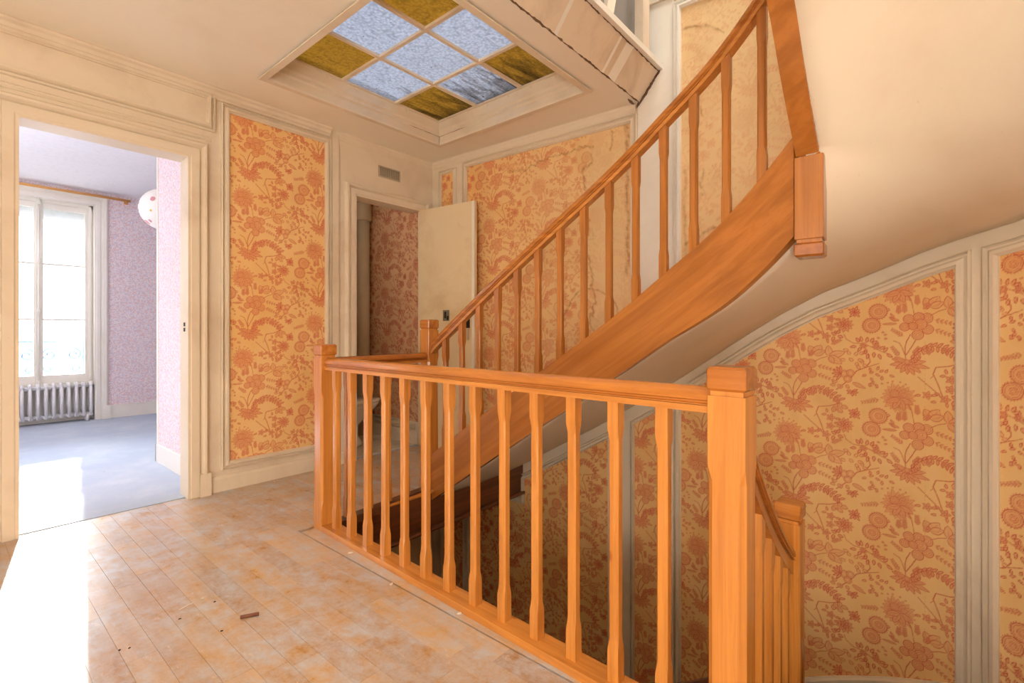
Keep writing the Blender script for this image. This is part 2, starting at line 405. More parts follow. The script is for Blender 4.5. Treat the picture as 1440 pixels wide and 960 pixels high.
# ------------------------------------------------------------------ the printed pattern, computed once as a repeat of 530 x 570 mm
TW, TH_ = 530, 570
INK = np.zeros((TH_, TW), np.float32); FIL = np.zeros((TH_, TW), np.float32)
KX, KY = .731, .891
def _win(x0, x1, y0, y1):
    for i in (-1, 0, 1, 2):
        for j in range(-3, 4):
            ox = 530*i; oy = -258*i+570*j
            a0, a1 = int(max(0, x0+ox)), int(min(TW, x1+ox+1)); b0, b1 = int(max(0, y0+oy)), int(min(TH_, y1+oy+1))
            if a0 < a1 and b0 < b1:
                yy, xx = np.mgrid[b0:b1, a0:a1].astype(np.float32)
                yield (slice(b0, b1), slice(a0, a1)), xx-ox, yy-oy
def sm(d, w=.9): return np.clip(.5-d/w/2, 0, 1)
def petal(x, y, ang, L, w, ink=.95, fill=.8, line=2.2, vein=True, raw=False):
    if not raw: x *= KX; y *= KY; L *= .81; w *= .81
    a = math.radians(ang); ca, sa = math.cos(a), math.sin(a); r = L+4
    for sl, X, Y in _win(x-r, x+r, y-r, y+r):
        u = (X-x)*ca+(Y-y)*sa; v = -(X-x)*sa+(Y-y)*ca
        t = np.clip(u/L, 0, 1); hw = w*np.sin(PI*t**.8)**.75
        d = np.abs(v)-hw; out = np.maximum(-u, u-L); d = np.where(out > 0, out+1, d)
        FIL[sl] = np.maximum(FIL[sl], fill*sm(d)); INK[sl] = np.where(d < -line, INK[sl]*.35, INK[sl])
        INK[sl] = np.maximum(INK[sl], ink*sm(np.abs(d+line/2)-line/2))
        if vein: INK[sl] = np.maximum(INK[sl], .8*ink*sm(np.maximum(np.abs(v)-.8, np.maximum(.15*L-u, u-.8*L))))
def leaf(x, y, ang, L, w, ink=1): petal(x, y, ang, L, w, ink, 1, max(1.6, w*.81*.42), False)
def stroke(pts, w=2.4, ink=.9):
    w *= 1.35
    pts = [(a*KX, b*KY) for a, b in pts]
    for (ax_, ay), (bx, by) in zip(pts[:-1], pts[1:]):
        for sl, X, Y in _win(min(ax_, bx)-4, max(ax_, bx)+4, min(ay, by)-4, max(ay, by)+4):
            dx, dy = bx-ax_, by-ay; t = np.clip(((X-ax_)*dx+(Y-ay)*dy)/(dx*dx+dy*dy+1e-6), 0, 1)
            d = np.hypot(X-ax_-t*dx, Y-ay-t*dy)-w/2; INK[sl] = np.maximum(INK[sl], ink*sm(d))
def disc(x, y, r, ink=.9, fill=.8, line=2.2, rings=()):
    x *= KX; y *= KY; r *= .81
    for sl, X, Y in _win(x-r-3, x+r+3, y-r-3, y+r+3):
        d = np.hypot(X-x, Y-y)-r
        FIL[sl] = np.where(d < 0, np.maximum(fill*.0, fill), FIL[sl]); INK[sl] = np.where(d < -line, INK[sl]*.2, INK[sl])
        INK[sl] = np.maximum(INK[sl], ink*sm(np.abs(d+line/2)-line/2))
        for q in rings: INK[sl] = np.maximum(INK[sl], .8*ink*sm(np.abs(d+r*(1-q))-1.0))
def dot(x, y, r=6): leaf(x-r, y, random.uniform(-40, 40), 2.2*r, r*.8)
def fern(x0, y0, x1, y1, n=7, L=20):
    n = max(4, n-1); L *= 1.25
    stroke([(x0, y0), (x1, y1)], 1.3, .7); a = math.degrees(math.atan2((y1-y0)*KY, (x1-x0)*KX))
    for i in range(n):
        t = (i+.5)/n; x, y = x0+(x1-x0)*t, y0+(y1-y0)*t; l = L*(1-.4*t)
        leaf(x, y, a+42, l, 4.2, .9); leaf(x, y, a-42, l, 4.2, .9)
def flower(x, y, n, L, w, rings=(), c=9, a0=0, sq=1, **k):
    for i in range(n): petal(x, y, a0+360*i/n, L, w, **k)
    disc(x, y, c, rings=rings)
def draw_pattern():
    # great chrysanthemum
    for i in range(19): petal(567, 210, 360*i/19+5, random.uniform(88, 108), 17, .8, .85, 1.8)
    for i in range(13): petal(567, 205, 360*i/13, random.uniform(56, 72), 15, .85, .9, 1.8)
    for i in range(9): petal(555, 195, 360*i/9+12, 40, 12, .9, .95, 1.8)
    disc(545, 185, 24, rings=(.6, .3))
    for a in (18, 70, 115, 160): petal(575, 215, a, 78, 19, .95, .95, 2.2)
    for x, y in ((505,122),(535,116),(580,118),(612,128),(420,138),(436,158),(405,150),(470,130)): dot(x, y)
    fern(455, 228, 345, 256, 7, 22)
    # two round fruits with fringe
    for cx, cy, r in ((447,330,50),(405,415,49)):
        for i in range(22): leaf(cx+r*math.cos(i*.2856), cy+r*.82*math.sin(i*.2856), i*16.36, 13, 3.6, .8)
        disc(cx, cy, r, 1, .75, 3.2, (.74,)); disc(cx+4, cy, r*.45, .9, .95, 2, (.5,))
    petal(496, 318, 10, 22, 10)
    for i in range(9): leaf(300, 330, 40*i+10, 46 if i % 2 else 34, 9)
    flower(235, 410, 11, 54, 12, (.5,), 12)
    for i in range(6): leaf(235, 405, 60*i+30, 30, 9)
    # twin veined leaves
    for a, L, w in ((-118,68,26),(-55,80,30),(-20,74,24),(-150,40,20)): petal(755, 312, a, L, w, .95, .6, 3.2)
    for a, L, w in ((-95,76,24),(-18,100,26),(35,92,26),(62,60,18)): petal(858, 322, a, L, w, .95, .6, 3.2)
    # cluster of lobed blossoms
    for x, y, r in ((735,375,33),(688,368,30),(740,440,31),(700,410,34),(630,378,30),(606,425,28),(655,420,26),(682,472,32)): disc(x, y, r, .95, .8, 3, (.62, .3))
    for sx_, sy_, ex, ey in ((775,385,895,412),(775,440,885,478),(570,350,572,300),(606,345,606,288),(682,300,678,245),(600,480,530,440),(715,325,745,300),(870,245,935,215),(575,600,530,545),(655,590,690,545)): fern(sx_, sy_, ex, ey, 6, 20)
    for x, y, a, L in ((555,392,-140,50),(560,405,178,82),(575,388,-160,60),(545,372,-125,40)): petal(x, y, a, L, 8)
    stroke([(640,470),(618,510),(608,545),(612,620)], 3.2); stroke([(672,500),(645,545),(615,590)], 3); stroke([(540,508),(575,520),(592,548),(608,590)], 2.4)
    stroke([(625,240),(648,280),(662,350)], 2.4); stroke([(758,360),(800,338),(845,325)], 2.4)
    # lotus
    for a, L in ((198,88),(172,96),(150,74),(120,74),(90,72),(62,84),(38,92),(12,120),(-10,100),(-30,84),(-150,80)): petal(622, 640, a, L, 15, 1, .95, 2.6)
    disc(620, 632, 17, rings=(.5,)); disc(600, 640, 9); disc(642, 640, 9)
    # garland to the right
    g = [(645,612),(680,575),(725,545),(780,535),(835,548),(880,570),(925,600)]; stroke(g, 2.4)
    for i in range(12):
        t = i/11*(len(g)-1.001); k = int(t); u = t-k; x = g[k][0]+(g[k+1][0]-g[k][0])*u; y = g[k][1]+(g[k+1][1]-g[k][1])*u
        leaf(x, y, -62+i*4, 38, 9); leaf(x, y, 58+i*5, 36, 9)
    for x, y in ((742,566),(842,558),(905,602)): flower(x, y, 5, 24, 9, (), 7)
    for x, y, a in ((890,640,60),(925,618,80),(895,650,110),(915,660,40),(940,640,20)): petal(x, y, a, 40, 15, 1, .7, 3)
    # bare twig with stars
    stroke([(930,622),(860,645),(785,655),(770,695),(795,745),(812,790),(830,835)], 3.2); stroke([(684,716),(740,760),(780,790),(822,832)], 2.8); stroke([(775,700),(755,720)], 2)
    for x, y in ((868,720),(866,775),(737,818),(838,832)): flower(x, y, 5, 30, 9, (), 8)
    for x, y, a in ((845,690,-100),(900,725,0),(890,750,20),(840,700,170),(890,800,30),(760,815,0),(790,850,170),(700,820,170),(845,850,80),(810,810,200)): leaf(x, y, a, 32, 8)
    # branch to the left
    stroke([(230,470),(245,500),(290,525),(340,528),(400,545),(470,575),(520,590)], 2.4)
    for x, y, a in ((330,520,-120),(345,515,-100),(375,520,-80),(400,520,-60),(340,550,120),(370,560,90),(410,530,-40),(440,545,-90),(455,560,-30),(420,580,90),(480,575,-50),(500,590,30),(450,590,70),(385,590,100),(380,575,150),(310,545,170)): leaf(x, y, a, 38, 10)
    for x, y in ((357,540),(435,545)): flower(x, y, 6, 24, 10, (), 8)
    stroke([(385,590),(398,640),(368,676),(312,700),(272,750),(200,812),(180,825)], 3.4); stroke([(370,676),(410,662),(452,648)], 2.4)
    for x, y, a in ((260,575,-160),(270,600,-120),(300,605,-60),(330,595,-30),(290,640,-140),(305,645,60),(350,655,-100),(350,660,20),(330,690,-110),(240,640,-150),(320,625,30)): petal(x, y, a, 34, 11, 1, .5, 2.6, False)
    for x, y, r in ((232,722,27),(272,715,25),(255,755,24)): disc(x, y, r, .95, .6, 2.6, (.6,))
    for a in (150, 180, 210, 240, 265, 120): leaf(212, 722, a, 58, 9)
    for x, y, a in ((185,770,150),(215,790,100),(190,790,60),(245,790,60),(175,800,190)): petal(x, y, a, 34, 11, 1, .5, 2.6)
    petal(285, 775, 25, 84, 14, 1, .8, 2.6); 
    for a in (-30, 10, 50, 90, 150, 190): leaf(285, 832, a, 36, 9)
    for x, y, a in ((390,710,-20),(375,722,160),(400,700,-100),(440,690,-70),(455,700,-30),(490,705,-60),(515,716,20),(430,712,30),(400,738,60),(395,770,90),(430,775,60),(470,750,-90),(425,760,140)): leaf(x, y, a, 30, 8)
    for x, y, a in ((180,475,-150),(185,468,-60),(190,480,20),(165,485,110)): leaf(x, y, a, 36, 11)
    for x, y in ((490,472),(492,498),(448,488),(475,455)): dot(x, y, 8)
draw_pattern()
# soften once, so that the print has no hard stair-steps
for A_ in (INK, FIL):
    A_[:] = (A_*4 + np.roll(A_, 1, 0)+np.roll(A_, -1, 0)+np.roll(A_, 1, 1)+np.roll(A_, -1, 1))/8
INK_S = np.clip((INK+np.roll(INK, 1, 0)+np.roll(INK, 1, 1)+np.roll(INK, (1, 1), (0, 1)))/4*1.25, 0, 1); FIL_S = FIL
def sample(u, v):              # u to the right, v downwards, metres
    u = u*1000; v = v*1000; k = np.floor(u/TW); uu = u-k*TW; vv = np.mod(v+258*k, TH_)
    x0 = np.floor(uu).astype(int) % TW; y0 = np.floor(vv).astype(int) % TH_
    return INK_S[y0, x0], FIL_S[y0, x0]
def wob(a, b, k=3):
    r = np.zeros_like(a)
    for i in range(5):
        f = k*1.9**i; r += np.sin(a*f*1.3+b*f+i*1.7)*np.sin(b*f*.7-a*f*.4+i)/(1.6**i)
    return r
def wallpaper(name, f, s0, s1, zl, zh, mat, parent, step=.0033, org_uv=(0, 0), stain=None, o=.004, flip=1, label=None):
    ns = max(2, int((s1-s0)/step)); zl = zl if callable(zl) else (lambda s, a=zl: a); zh = zh if callable(zh) else (lambda s, a=zh: a)
    ss = np.linspace(s0, s1, ns+1); lo = np.array([zl(s) for s in ss]); hi = np.array([zh(s) for s in ss])
    nz = max(2, int((hi-lo).max()/step)); T = np.linspace(0, 1, nz+1)
    SG = np.repeat(ss[:, None], nz+1, 1); ZG = lo[:, None]+(hi-lo)[:, None]*T[None, :]
    base = np.array([f(s, 0, o)[:2] for s in ss]); P = np.zeros((ns+1, nz+1, 3), np.float32)
    P[:, :, 0] = base[:, 0:1]; P[:, :, 1] = base[:, 1:2]; P[:, :, 2] = ZG
    o0 = org(parent); P -= np.array(o0, np.float32)
    idx = np.arange((ns+1)*(nz+1)).reshape(ns+1, nz+1)
    Q = np.stack([idx[:-1, :-1], idx[1:, :-1], idx[1:, 1:], idx[:-1, 1:]], -1).reshape(-1, 4)
    # a front skin and, behind it, a plain back, so that the sheet has thickness
    me = bpy.data.meshes.new(name); nv = P.size//3; nq = len(Q)
    me.vertices.add(nv); me.vertices.foreach_set('co', P.ravel())
    me.loops.add(nq*4); me.loops.foreach_set('vertex_index', Q.ravel().astype(np.int32))
    me.polygons.add(nq); me.polygons.foreach_set('loop_start', np.arange(0, nq*4, 4, dtype=np.int32)); me.polygons.foreach_set('loop_total', np.full(nq, 4, np.int32))
    me.update(calc_edges=True)
    ink, fil = sample(SG*flip+org_uv[0], org_uv[1]-ZG)
    C = np.zeros((ns+1, nz+1, 4), np.float32); C[..., 0] = ink; C[..., 1] = fil
    if stain: C[..., 2], C[..., 3] = stain(SG, ZG)
    at = me.color_attributes.new('print', 'FLOAT_COLOR', 'POINT'); at.data.foreach_set('color', C.ravel())
    me.materials.append(M[mat]); ob = bpy.data.objects.new(name, me); COL.objects.link(ob); ob.parent = parent
    if label: ob['label'] = label
    return ob

# ------------------------------------------------------------------ setting: shell
def struct(o): o['kind'] = 'structure'; return o
D1 = (.268, 1.073, 2.247)      # bedroom doorway: x0, x1, head
D2 = (2.287, 3.0, 2.255)       # small room doorway
wa = struct(MB().box((-2.6, VA, -3), (D1[0], VA+.12, -.30)).box((-2.6, VA, 0), (D1[0], VA+.12, HC)).box((D1[0], VA, D1[2]), (D1[1], VA+.12, HC)).box((D1[1], VA, 0), (D2[0], VA+.12, HC))
    .box((D2[0], VA, D2[2]), (D2[1], VA+.12, HC)).box((D2[1], VA, 0), (3.34, VA+.12, HC)).box((D1[0], VA, -3), (3.34, VA+.12, -.30)).build('wall_left', 'cream'))
ns = 150; wv, wf = [], []
for i in range(ns+1):
    s = 6.1*i/ns
    wv += [wallB(s, -3, 0), wallB(s, 5, 0), wallB(s, 5, -.12), wallB(s, -3, -.12)]
for i in range(ns):
    k = i*4
    for q in range(4): wf.append((k+q, k+(q+1) % 4, k+4+(q+1) % 4, k+4+q))
wf += [(0, 1, 2, 3), (ns*4+3, ns*4+2, ns*4+1, ns*4)]
wb = struct(mk('wall_back', wv, wf, 'cream', None, False))
# ceiling: landing ceiling with the opening for the skylight, and the part over the stair head cut away
X0, X1, Y0, Y1 = 1.38, 2.84, 1.765, 3.235
ce = MB()
ce.box((-2.6, -2.2, HC), (X0, VA, HC+.10)).box((X0, Y1, HC), (3.26, VA, HC+.10)).box((X1, Y0, HC), (3.30, Y1, HC+.10)).box((X0, 1.57, HC), (3.42, Y0, HC+.10))
ceil = struct(ce.build('ceiling', 'ceil'))
bh = struct(MB().add([(X0-.05,1.562,HC-.001),(3.40,1.562,HC-.001),(3.40,1.425,2.925),(X0-.05,1.425,2.925),(X0-.05,1.569,HC-.001),(3.40,1.569,HC-.001),(3.40,1.569,2.925),(X0-.05,1.569,2.925)],
    [(0,1,2,3),(4,7,6,5),(0,4,5,1),(3,2,6,7),(0,3,7,4),(1,5,6,2)]).build('trim_1', 'stained'))
struct(MB().box((X0-.05, 1.395, 2.925), (3.41, 1.60, 2.965)).build('trim_2', 'whitewood'))
struct(MB().box((X0-.05, 1.50, 2.965), (3.41, 1.60, 5)).build('wall_upper_shaft', 'greywall'))
struct(MB().box((3.06, 1.44, 2.965), (3.16, 1.50, 4.9)).add([(2.6,1.47,2.965),(2.64,1.44,2.965),(3.0,1.44,4.2),(2.96,1.47,4.2),(2.6,1.50,2.965),(2.64,1.50,2.965),(3.0,1.50,4.2),(2.96,1.50,4.2)],[(0,1,2,3),(4,7,6,5),(0,4,5,1),(3,2,6,7),(0,3,7,4),(1,5,6,2)]).build('trim_3', 'stained'))
struct(MB().box((X0-.15, -1.0, HC+.1), (X0-.05, 1.6, 5)).build('wall_shaft_side', 'greywall'))
struct(MB().box((X0-.15, -1.0, 5), (3.7, 1.6, 5.08)).build('ceiling_upper', 'ceil'))
# landing floor slab, with planks laid on it below
fl = struct(MB().box((-2.6, -2.2, -.30), (1.29, VA+.12, -.022)).add([(1.29,.3,-.03),(1.31,.3,-.03),(1.375,2.6,-.03),(1.29,2.6,-.03),(1.29,.3,0),(1.31,.3,0),(1.375,2.6,0),(1.29,2.6,0)],[(0,3,2,1),(4,5,6,7),(0,1,5,4),(1,2,6,5),(2,3,7,6),(3,0,4,7)]).box((1.29, 2.70, -.30), (3.20, VA+.12, -.022)).box((1.29, 2.625, -.30), (3.20, 2.70, -.022)).build('floor', 'floor'))
struct(MB().box((1.27, -.8, -3), (1.31, VA, -.30)).build('wall_lower_side', 'cream'))
struct(MB().box((1.2, -1.2, -3.05), (3.6, 3.8, -2.95)).build('floor_lower', 'dark_y'))

struct(box('wall_rear', (-2.6, -2.3, 0), (1.45, -2.2, HC), 'cream'))
struct(box('wall_far_left', (-2.7, -2.3, 0), (-2.6, VA+.12, HC), 'cream'))
struct(box('wall_right', (1.33, -2.2, -.3), (1.45, -.84, 5), 'cream'))
def ragged(name, pts, w, mat, par, n, seed, up=(0, 0, 1)):
    rn = random.Random(seed); m = MB(); L = [Vector(q) for q in pts]
    for k in range(n):
        t = rn.random()*(len(L)-1.001); i = int(t); u = t-i; d = (L[i+1]-L[i]).normalized(); c = L[i].lerp(L[i+1], u); a = rn.uniform(.015, .07); b = w*rn.uniform(.3, 1.0)
        side = d.cross(Vector(up)).normalized(); nn = side.cross(d).normalized()*b*.5; sd = side*b*.5
        j = Vector((rn.uniform(-1, 1), rn.uniform(-1, 1), rn.uniform(-1, 1)))*w*.25
        m.add([tuple(q) for q in (c-d*a+j, c-nn-sd+j, c+d*a-j, c+nn+sd+j, c+nn-sd, c-nn+sd)], [(0,1,2),(0,2,3),(0,4,2),(0,2,5),(0,1,5),(2,1,5)])
    return tag(m.build(name, mat, par), kind='stuff')
for k_, (u0, wd) in enumerate(((2.20, .03), (2.72, .025), (2.80, .09))):
    V_ = []
    for o_ in (.0006, -.002):
        for u_, t_ in ((u0, 0), (u0+wd, 0), (u0+wd*1.1, 1), (u0+wd*.1, 1)): V_.append((u_, 1.562-.137*t_-o_, HC+.186*t_-o_))
    mk('filler_patch', V_, [(0,3,2,1),(4,5,6,7),(0,1,5,4),(1,2,6,5),(2,3,7,6),(3,0,4,7)], 'whitewood', bh)
ragged('cracked_edge', [(X0+.2, 1.562, HC-.001), (3.25, 1.562, HC-.001)], .010, 'crack', bh, 75, 5)
ragged('cracked_edge', [(X0+.5, 1.425, 2.924), (3.30, 1.425, 2.924)], .011, 'crack', bh, 70, 6)
ragged('cracked_edge', [(3.262, 1.565, HC-.004), (3.268, 1.50, 2.82), (3.275, 1.42, 2.93)], .022, 'crack', bh, 60, 7)
ragged('cracked_edge', [(3.20, 1.60, HC-.001), (3.25, 1.60, HC-.001)], .02, 'crack', bh, 14, 8)
ragged('cracked_edge', [(X1-.01, Y1-.3, HC+.05), (X1-.01, Y1-.01, HC+.05), (X1-.35, Y1-.01, HC+.05)], .006, 'crack', bh, 50, 9)
ragged('cracked_edge', [(X1-.008, Y1-.008, HC+.01), (X1-.008, Y1-.008, HC+.13)], .014, 'crack', bh, 26, 10)
# small repairs and streaks run down the painted bulkhead; crown mouldings
CROWN = [(0, 0), (0, .012), (.012, .016), (.022, .030), (.040, .036), (.050, .050), (.062, .052), (.066, .060), (.066, 0)]
def crown(name, f, s0, s1, z, parent=None, mat='cream'):
    V = []; F = []; n = max(1, int((s1-s0)/.3)); q = len(CROWN)
    for i in range(n+1):
        s = s0+(s1-s0)*i/n
        for a, b in CROWN: V.append(f(s, z-.066+a, b))
    for i in range(n):
        for k in range(q): F.append((i*q+k, i*q+(k+1) % q, (i+1)*q+(k+1) % q, (i+1)*q+k))
    F += [tuple(range(q)), tuple(range((n+1)*q-1, n*q-1, -1))]
    return struct(mk(name, V, F, mat, parent))
crown('trim_4', wallA, -2.5, 2.06, HC)
crown('trim_5', lambda s, z, o: wallA(s, z, o*.35), 2.137, 3.14, HC)
crown('trim_6', lambda s, z, o: wallB(s, z, o*.35), .0, 2.1, HC)

# ---- left wall details
moulding('panel_frame', wallA, [(1.3125, .20), (2.018, .20), (2.018, 2.61), (1.3125, 2.61)], PANEL, 'cream', wa)
wallpaper('wallpaper_panel', wallA, 1.3125, 2.018, .20, 2.61, 'paper', wa, .0036, (-1.3125+.355-.03, 2.61+.19))
moulding('panel_frame', wallA, [(-1.6, 2.50), (1.17, 2.50), (1.17, 2.662), (-1.6, 2.662)], PANEL, 'cream', wa)
strip('frieze_board', wallA, -1.6, 1.17, 2.50, 2.662, (0, .004), 'cream', wa, 4)
moulding('picture_bead', wallA, [(-1.6, 2.385), (1.195, 2.385), (1.195, 2.40), (-1.6, 2.40)], [(-.006, 0), (-.006, .012), (.0, .018), (.006, .012), (.0075, .012)], 'cream', wa, True, 4)
strip('wall_stile', wallA, 2.076, 2.134, .0, 2.67, (0, .022), 'cream', wa, 4)
moulding('trim_7', wallA, [(D1[0], 0), (D1[0], D1[2]), (D1[1], D1[2]), (D1[1], 0)], CASING, 'cream', None, False)['kind'] = 'structure'
moulding('trim_8', wallA, [(D2[0], 0), (D2[0], D2[2]), (D2[1], D2[2]), (D2[1], 0)], [(a*.84, b*.8) for a, b in CASING], 'cream', None, False)['kind'] = 'structure'
box('plinth_block', (1.125, VA-.047, 0), (1.19, VA, .15), 'cream', wa)
box('plinth_block', (2.205, VA-.04, 0), (2.27, VA, .15), 'cream', wa)
for nm, a, b in (('baseboard_left', 1.19, 2.20), ('baseboard_far_left', -2.5, .15)):
    struct(MB().add([(a, VA-.020, 0), (a, VA-.020, .085), (a, VA-.010, .105), (a, VA, .107), (a, VA, 0), (b, VA-.020, 0), (b, VA-.020, .085), (b, VA-.010, .105), (b, VA, .107), (b, VA, 0)],
        [(0,1,2,3,4), (9,8,7,6,5), (0,5,6,1), (1,6,7,2), (2,7,8,3), (3,8,9,4), (4,9,5,0)]).build(nm, 'cream'))
# jamb linings
struct(MB().box((D1[0]-.004, VA-.03, 0), (D1[0]+.014, VA+.13, D1[2]+.004)).box((D1[1]-.014, VA-.03, 0), (D1[1]+.004, VA+.13, D1[2]+.004)).box((D1[0]-.006, VA-.0305, D1[2]-.014), (D1[1]+.006, VA+.13, D1[2]+.006)).build('trim_9', 'cream'))
st = MB().box((D1[1]-.0175, VA+.03, 1.13), (D1[1]-.0135, VA+.055, 1.155)).box((D1[1]-.0175, VA+.03, 1.095), (D1[1]-.0135, VA+.055, 1.12)).build('strike_plate', 'black', wa)
struct(MB().box((D2[0]-.004, VA-.02, 0), (D2[0]+.012, VA+.13, D2[2])).box((D2[1]-.006, VA-.02, 0), (D2[1]+.004, VA+.03, D2[2])).box((D2[0], VA-.02, D2[2]-.012), (D2[1], VA+.13, D2[2])).build('trim_10', 'cream'))

# ---- back wall, landing height and above the stair
def low1(s): return max(.30, joint(s)+.40)
def st1(S_, Z_):
    n = wob(S_, Z_, 7); edge = 1.74+.035*n+.05*np.sin(Z_*2.2)
    d = S_-edge; line = np.exp(-(d/.009)**2)*np.clip((2.52-Z_)*6, 0, 1)
    line += .8*np.exp(-((S_-1.90-.02*wob(S_, Z_, 11)-.02*np.sin(Z_*5))/.008)**2)*(wob(Z_, S_, 9) > -.1)
    line += .9*np.exp(-((S_-2.035-.012*wob(S_, Z_, 13))/.013)**2)*(Z_ > 1.5)
    top = 2.49+.016*wob(S_*2, Z_, 9)+.03*np.sin(S_*5); line += .8*np.exp(-((Z_-top)/.009)**2)*(S_ > .95)*(S_ < 1.76)
    ring = np.hypot((S_-1.72)/1.0, (Z_-1.22)/.9)-.22-.015*n; line += .9*np.exp(-(ring/.008)**2)*(S_ < 2.0)*(Z_ > 1.18)
    fade = .28*np.clip((S_-.55)*1.5, 0, 1)+.24*np.clip((S_-1.0)*1.2, 0, 1)+.45/(1+np.exp(-d*70))
    line *= .45+.55*np.clip(wob(S_, Z_, 60)+.6, 0, 1.2)
    line += .25*np.exp(-((np.mod(S_*1.0+.01*n, .13)-.06)/.004)**2)*(S_ > 1.45)*np.clip(wob(S_*.4, Z_, 14)+.2, 0, 1)
    return np.clip(line*.66, 0, .75), np.clip(fade+.08*n*(S_ > .6), 0, 1)
def st2(S_, Z_):
    n = wob(S_, Z_, 8); a = Z_-(3.16-2.2*(S_-2.46)**2+.012*n); line = np.exp(-(a/.010)**2)*(S_ < 2.70)+.3*np.exp(-np.clip(-a, 0, 9)*22)*(a < 0)*(S_ < 2.66)
    b = Z_-(1.66+.55*(S_-2.42)+.02*n); line += .9*np.exp(-(b/.012)**2)*(S_ > 2.45)*(S_ < 2.85)
    line += .7*np.exp(-((S_-2.445-.01*n)/.012)**2)*(Z_ < 2.2)
    line += .8*np.exp(-((S_-2.56-.015*wob(S_, Z_, 15))/.008)**2)*(Z_ > 2.0)*(Z_ < 2.75)*(n > -.3)
    line *= .4+.6*np.clip(wob(S_, Z_, 60)+.6, 0, 1.2)
    return np.clip(line*.6, 0, .75), np.clip(.88+.06*n, 0, 1)
moulding('panel_frame', wallB, [(.137, .3), (.287, .3), (.287, 2.60), (.137, 2.60)], [(a*.7, b*.7) for a, b in PANEL], 'cream', wb)
wallpaper('wallpaper_panel', wallB, .137, .287, .30, 2.60, 'paper', wb, .006, (0, 0))
moulding('panel_frame', wallB, [(.468, low1(.468)), (2.06, low1(2.06)), (2.06, 2.61), (.468, 2.61)], PANEL, 'cream', wb)
wallpaper('wallpaper_panel', wallB, .468, 2.06, low1, 2.61, 'paper', wb, .0042, (-.468+.16, 2.61+.18), st1, label='floral wallpaper panel with brown water stains and a bleached side')
moulding('panel_frame', wallB, [(2.425, 1.45), (3.3, 2.0), (3.95, 2.2), (3.95, 3.30), (2.425, 3.30)], PANEL, 'whitewood', wb)
wallpaper('wallpaper_panel', wallB, 2.425, 3.95, lambda s: joint(s)+.45, 3.30, 'paper', wb, .0065, (-2.4, 3.2), st2, label='bleached yellow wallpaper panel with brown tide marks')
strip('white_stile', wallB, 2.115, 2.37, .9, 3.9, (0, .006), 'whitewood', wb, .3)
strip('frieze_moulding', wallB, 2.1, 4.0, 3.40, 3.46, (0, .03), 'cream', wb, .3)
# ---- back wall beside the lower flight, under the soffit
def top(s): return joint(s)-.135
def closed(s0, s1, lo, hi, n=14):
    a = [(s0+(s1-s0)*i/n, lo(s0+(s1-s0)*i/n)) for i in range(n+1)]; b = [(s0+(s1-s0)*i/n, hi(s0+(s1-s0)*i/n)) for i in range(n, -1, -1)]; return a+b
LOWF = [(-.062, 0), (-.062, .018), (-.056, .024), (-.050, .005), (-.042, .003), (-.038, .018), (-.028, .028), (-.012, .030), (-.004, .014), (0, .014), (0, .001)]
for k, (a, b, org_) in enumerate(((2.09, 2.36, (-2.2, 0)), (2.425, 3.83, (-3.545+.36+.01, 1.33+.19-.02)), (4.0, 5.1, (-4.0+.25, 1.2)))):
    w_ = LOWF if k else [(q*.5, r) for q, r in LOWF]
    moulding('panel_frame', wallB, closed(a, b, zbot, top), w_ if k != 0 else w_, 'cream', wb, True, .2)
    wallpaper('wallpaper_panel', wallB, a, b, zbot, top, 'paper', wb, (.004, .0032, .0045)[k], org_)
La = [(.50, -1.9), (1.88, zbot(1.88)), (1.88, top(1.88)), (1.5, top(1.5)), (1.11, top(1.11)), (1.11, -.36), (.50, -.36)]
moulding('panel_frame', wallB, La, [(q*.8, r) for q, r in LOWF], 'cream', wb, True, .2)
wallpaper('wallpaper_panel', wallB, .50, 1.11, lambda s: -1.9, -.36, 'paper', wb, .008, (0, 0))
wallpaper('wallpaper_panel', wallB, 1.11, 1.88, lambda s: -1.9+(s-.5)*.3, top, 'paper', wb, .0048, (-1.1, 0))
wallpaper('wallpaper_panel', wallB, .16, .42, -1.9, -.36, 'paper', wb, .008, (0, .2))
moulding('panel_frame', wallB, [(.16, -1.9), (.42, -1.9), (.42, -.36), (.16, -.36)], [(q*.6, r) for q, r in LOWF], 'cream', wb)
moulding('panel_frame', wallA, [(2.3, -1.9), (3.0, -1.9), (3.0, -.36), (2.3, -.36)], [(q*.8, r) for q, r in LOWF], 'cream', wa)

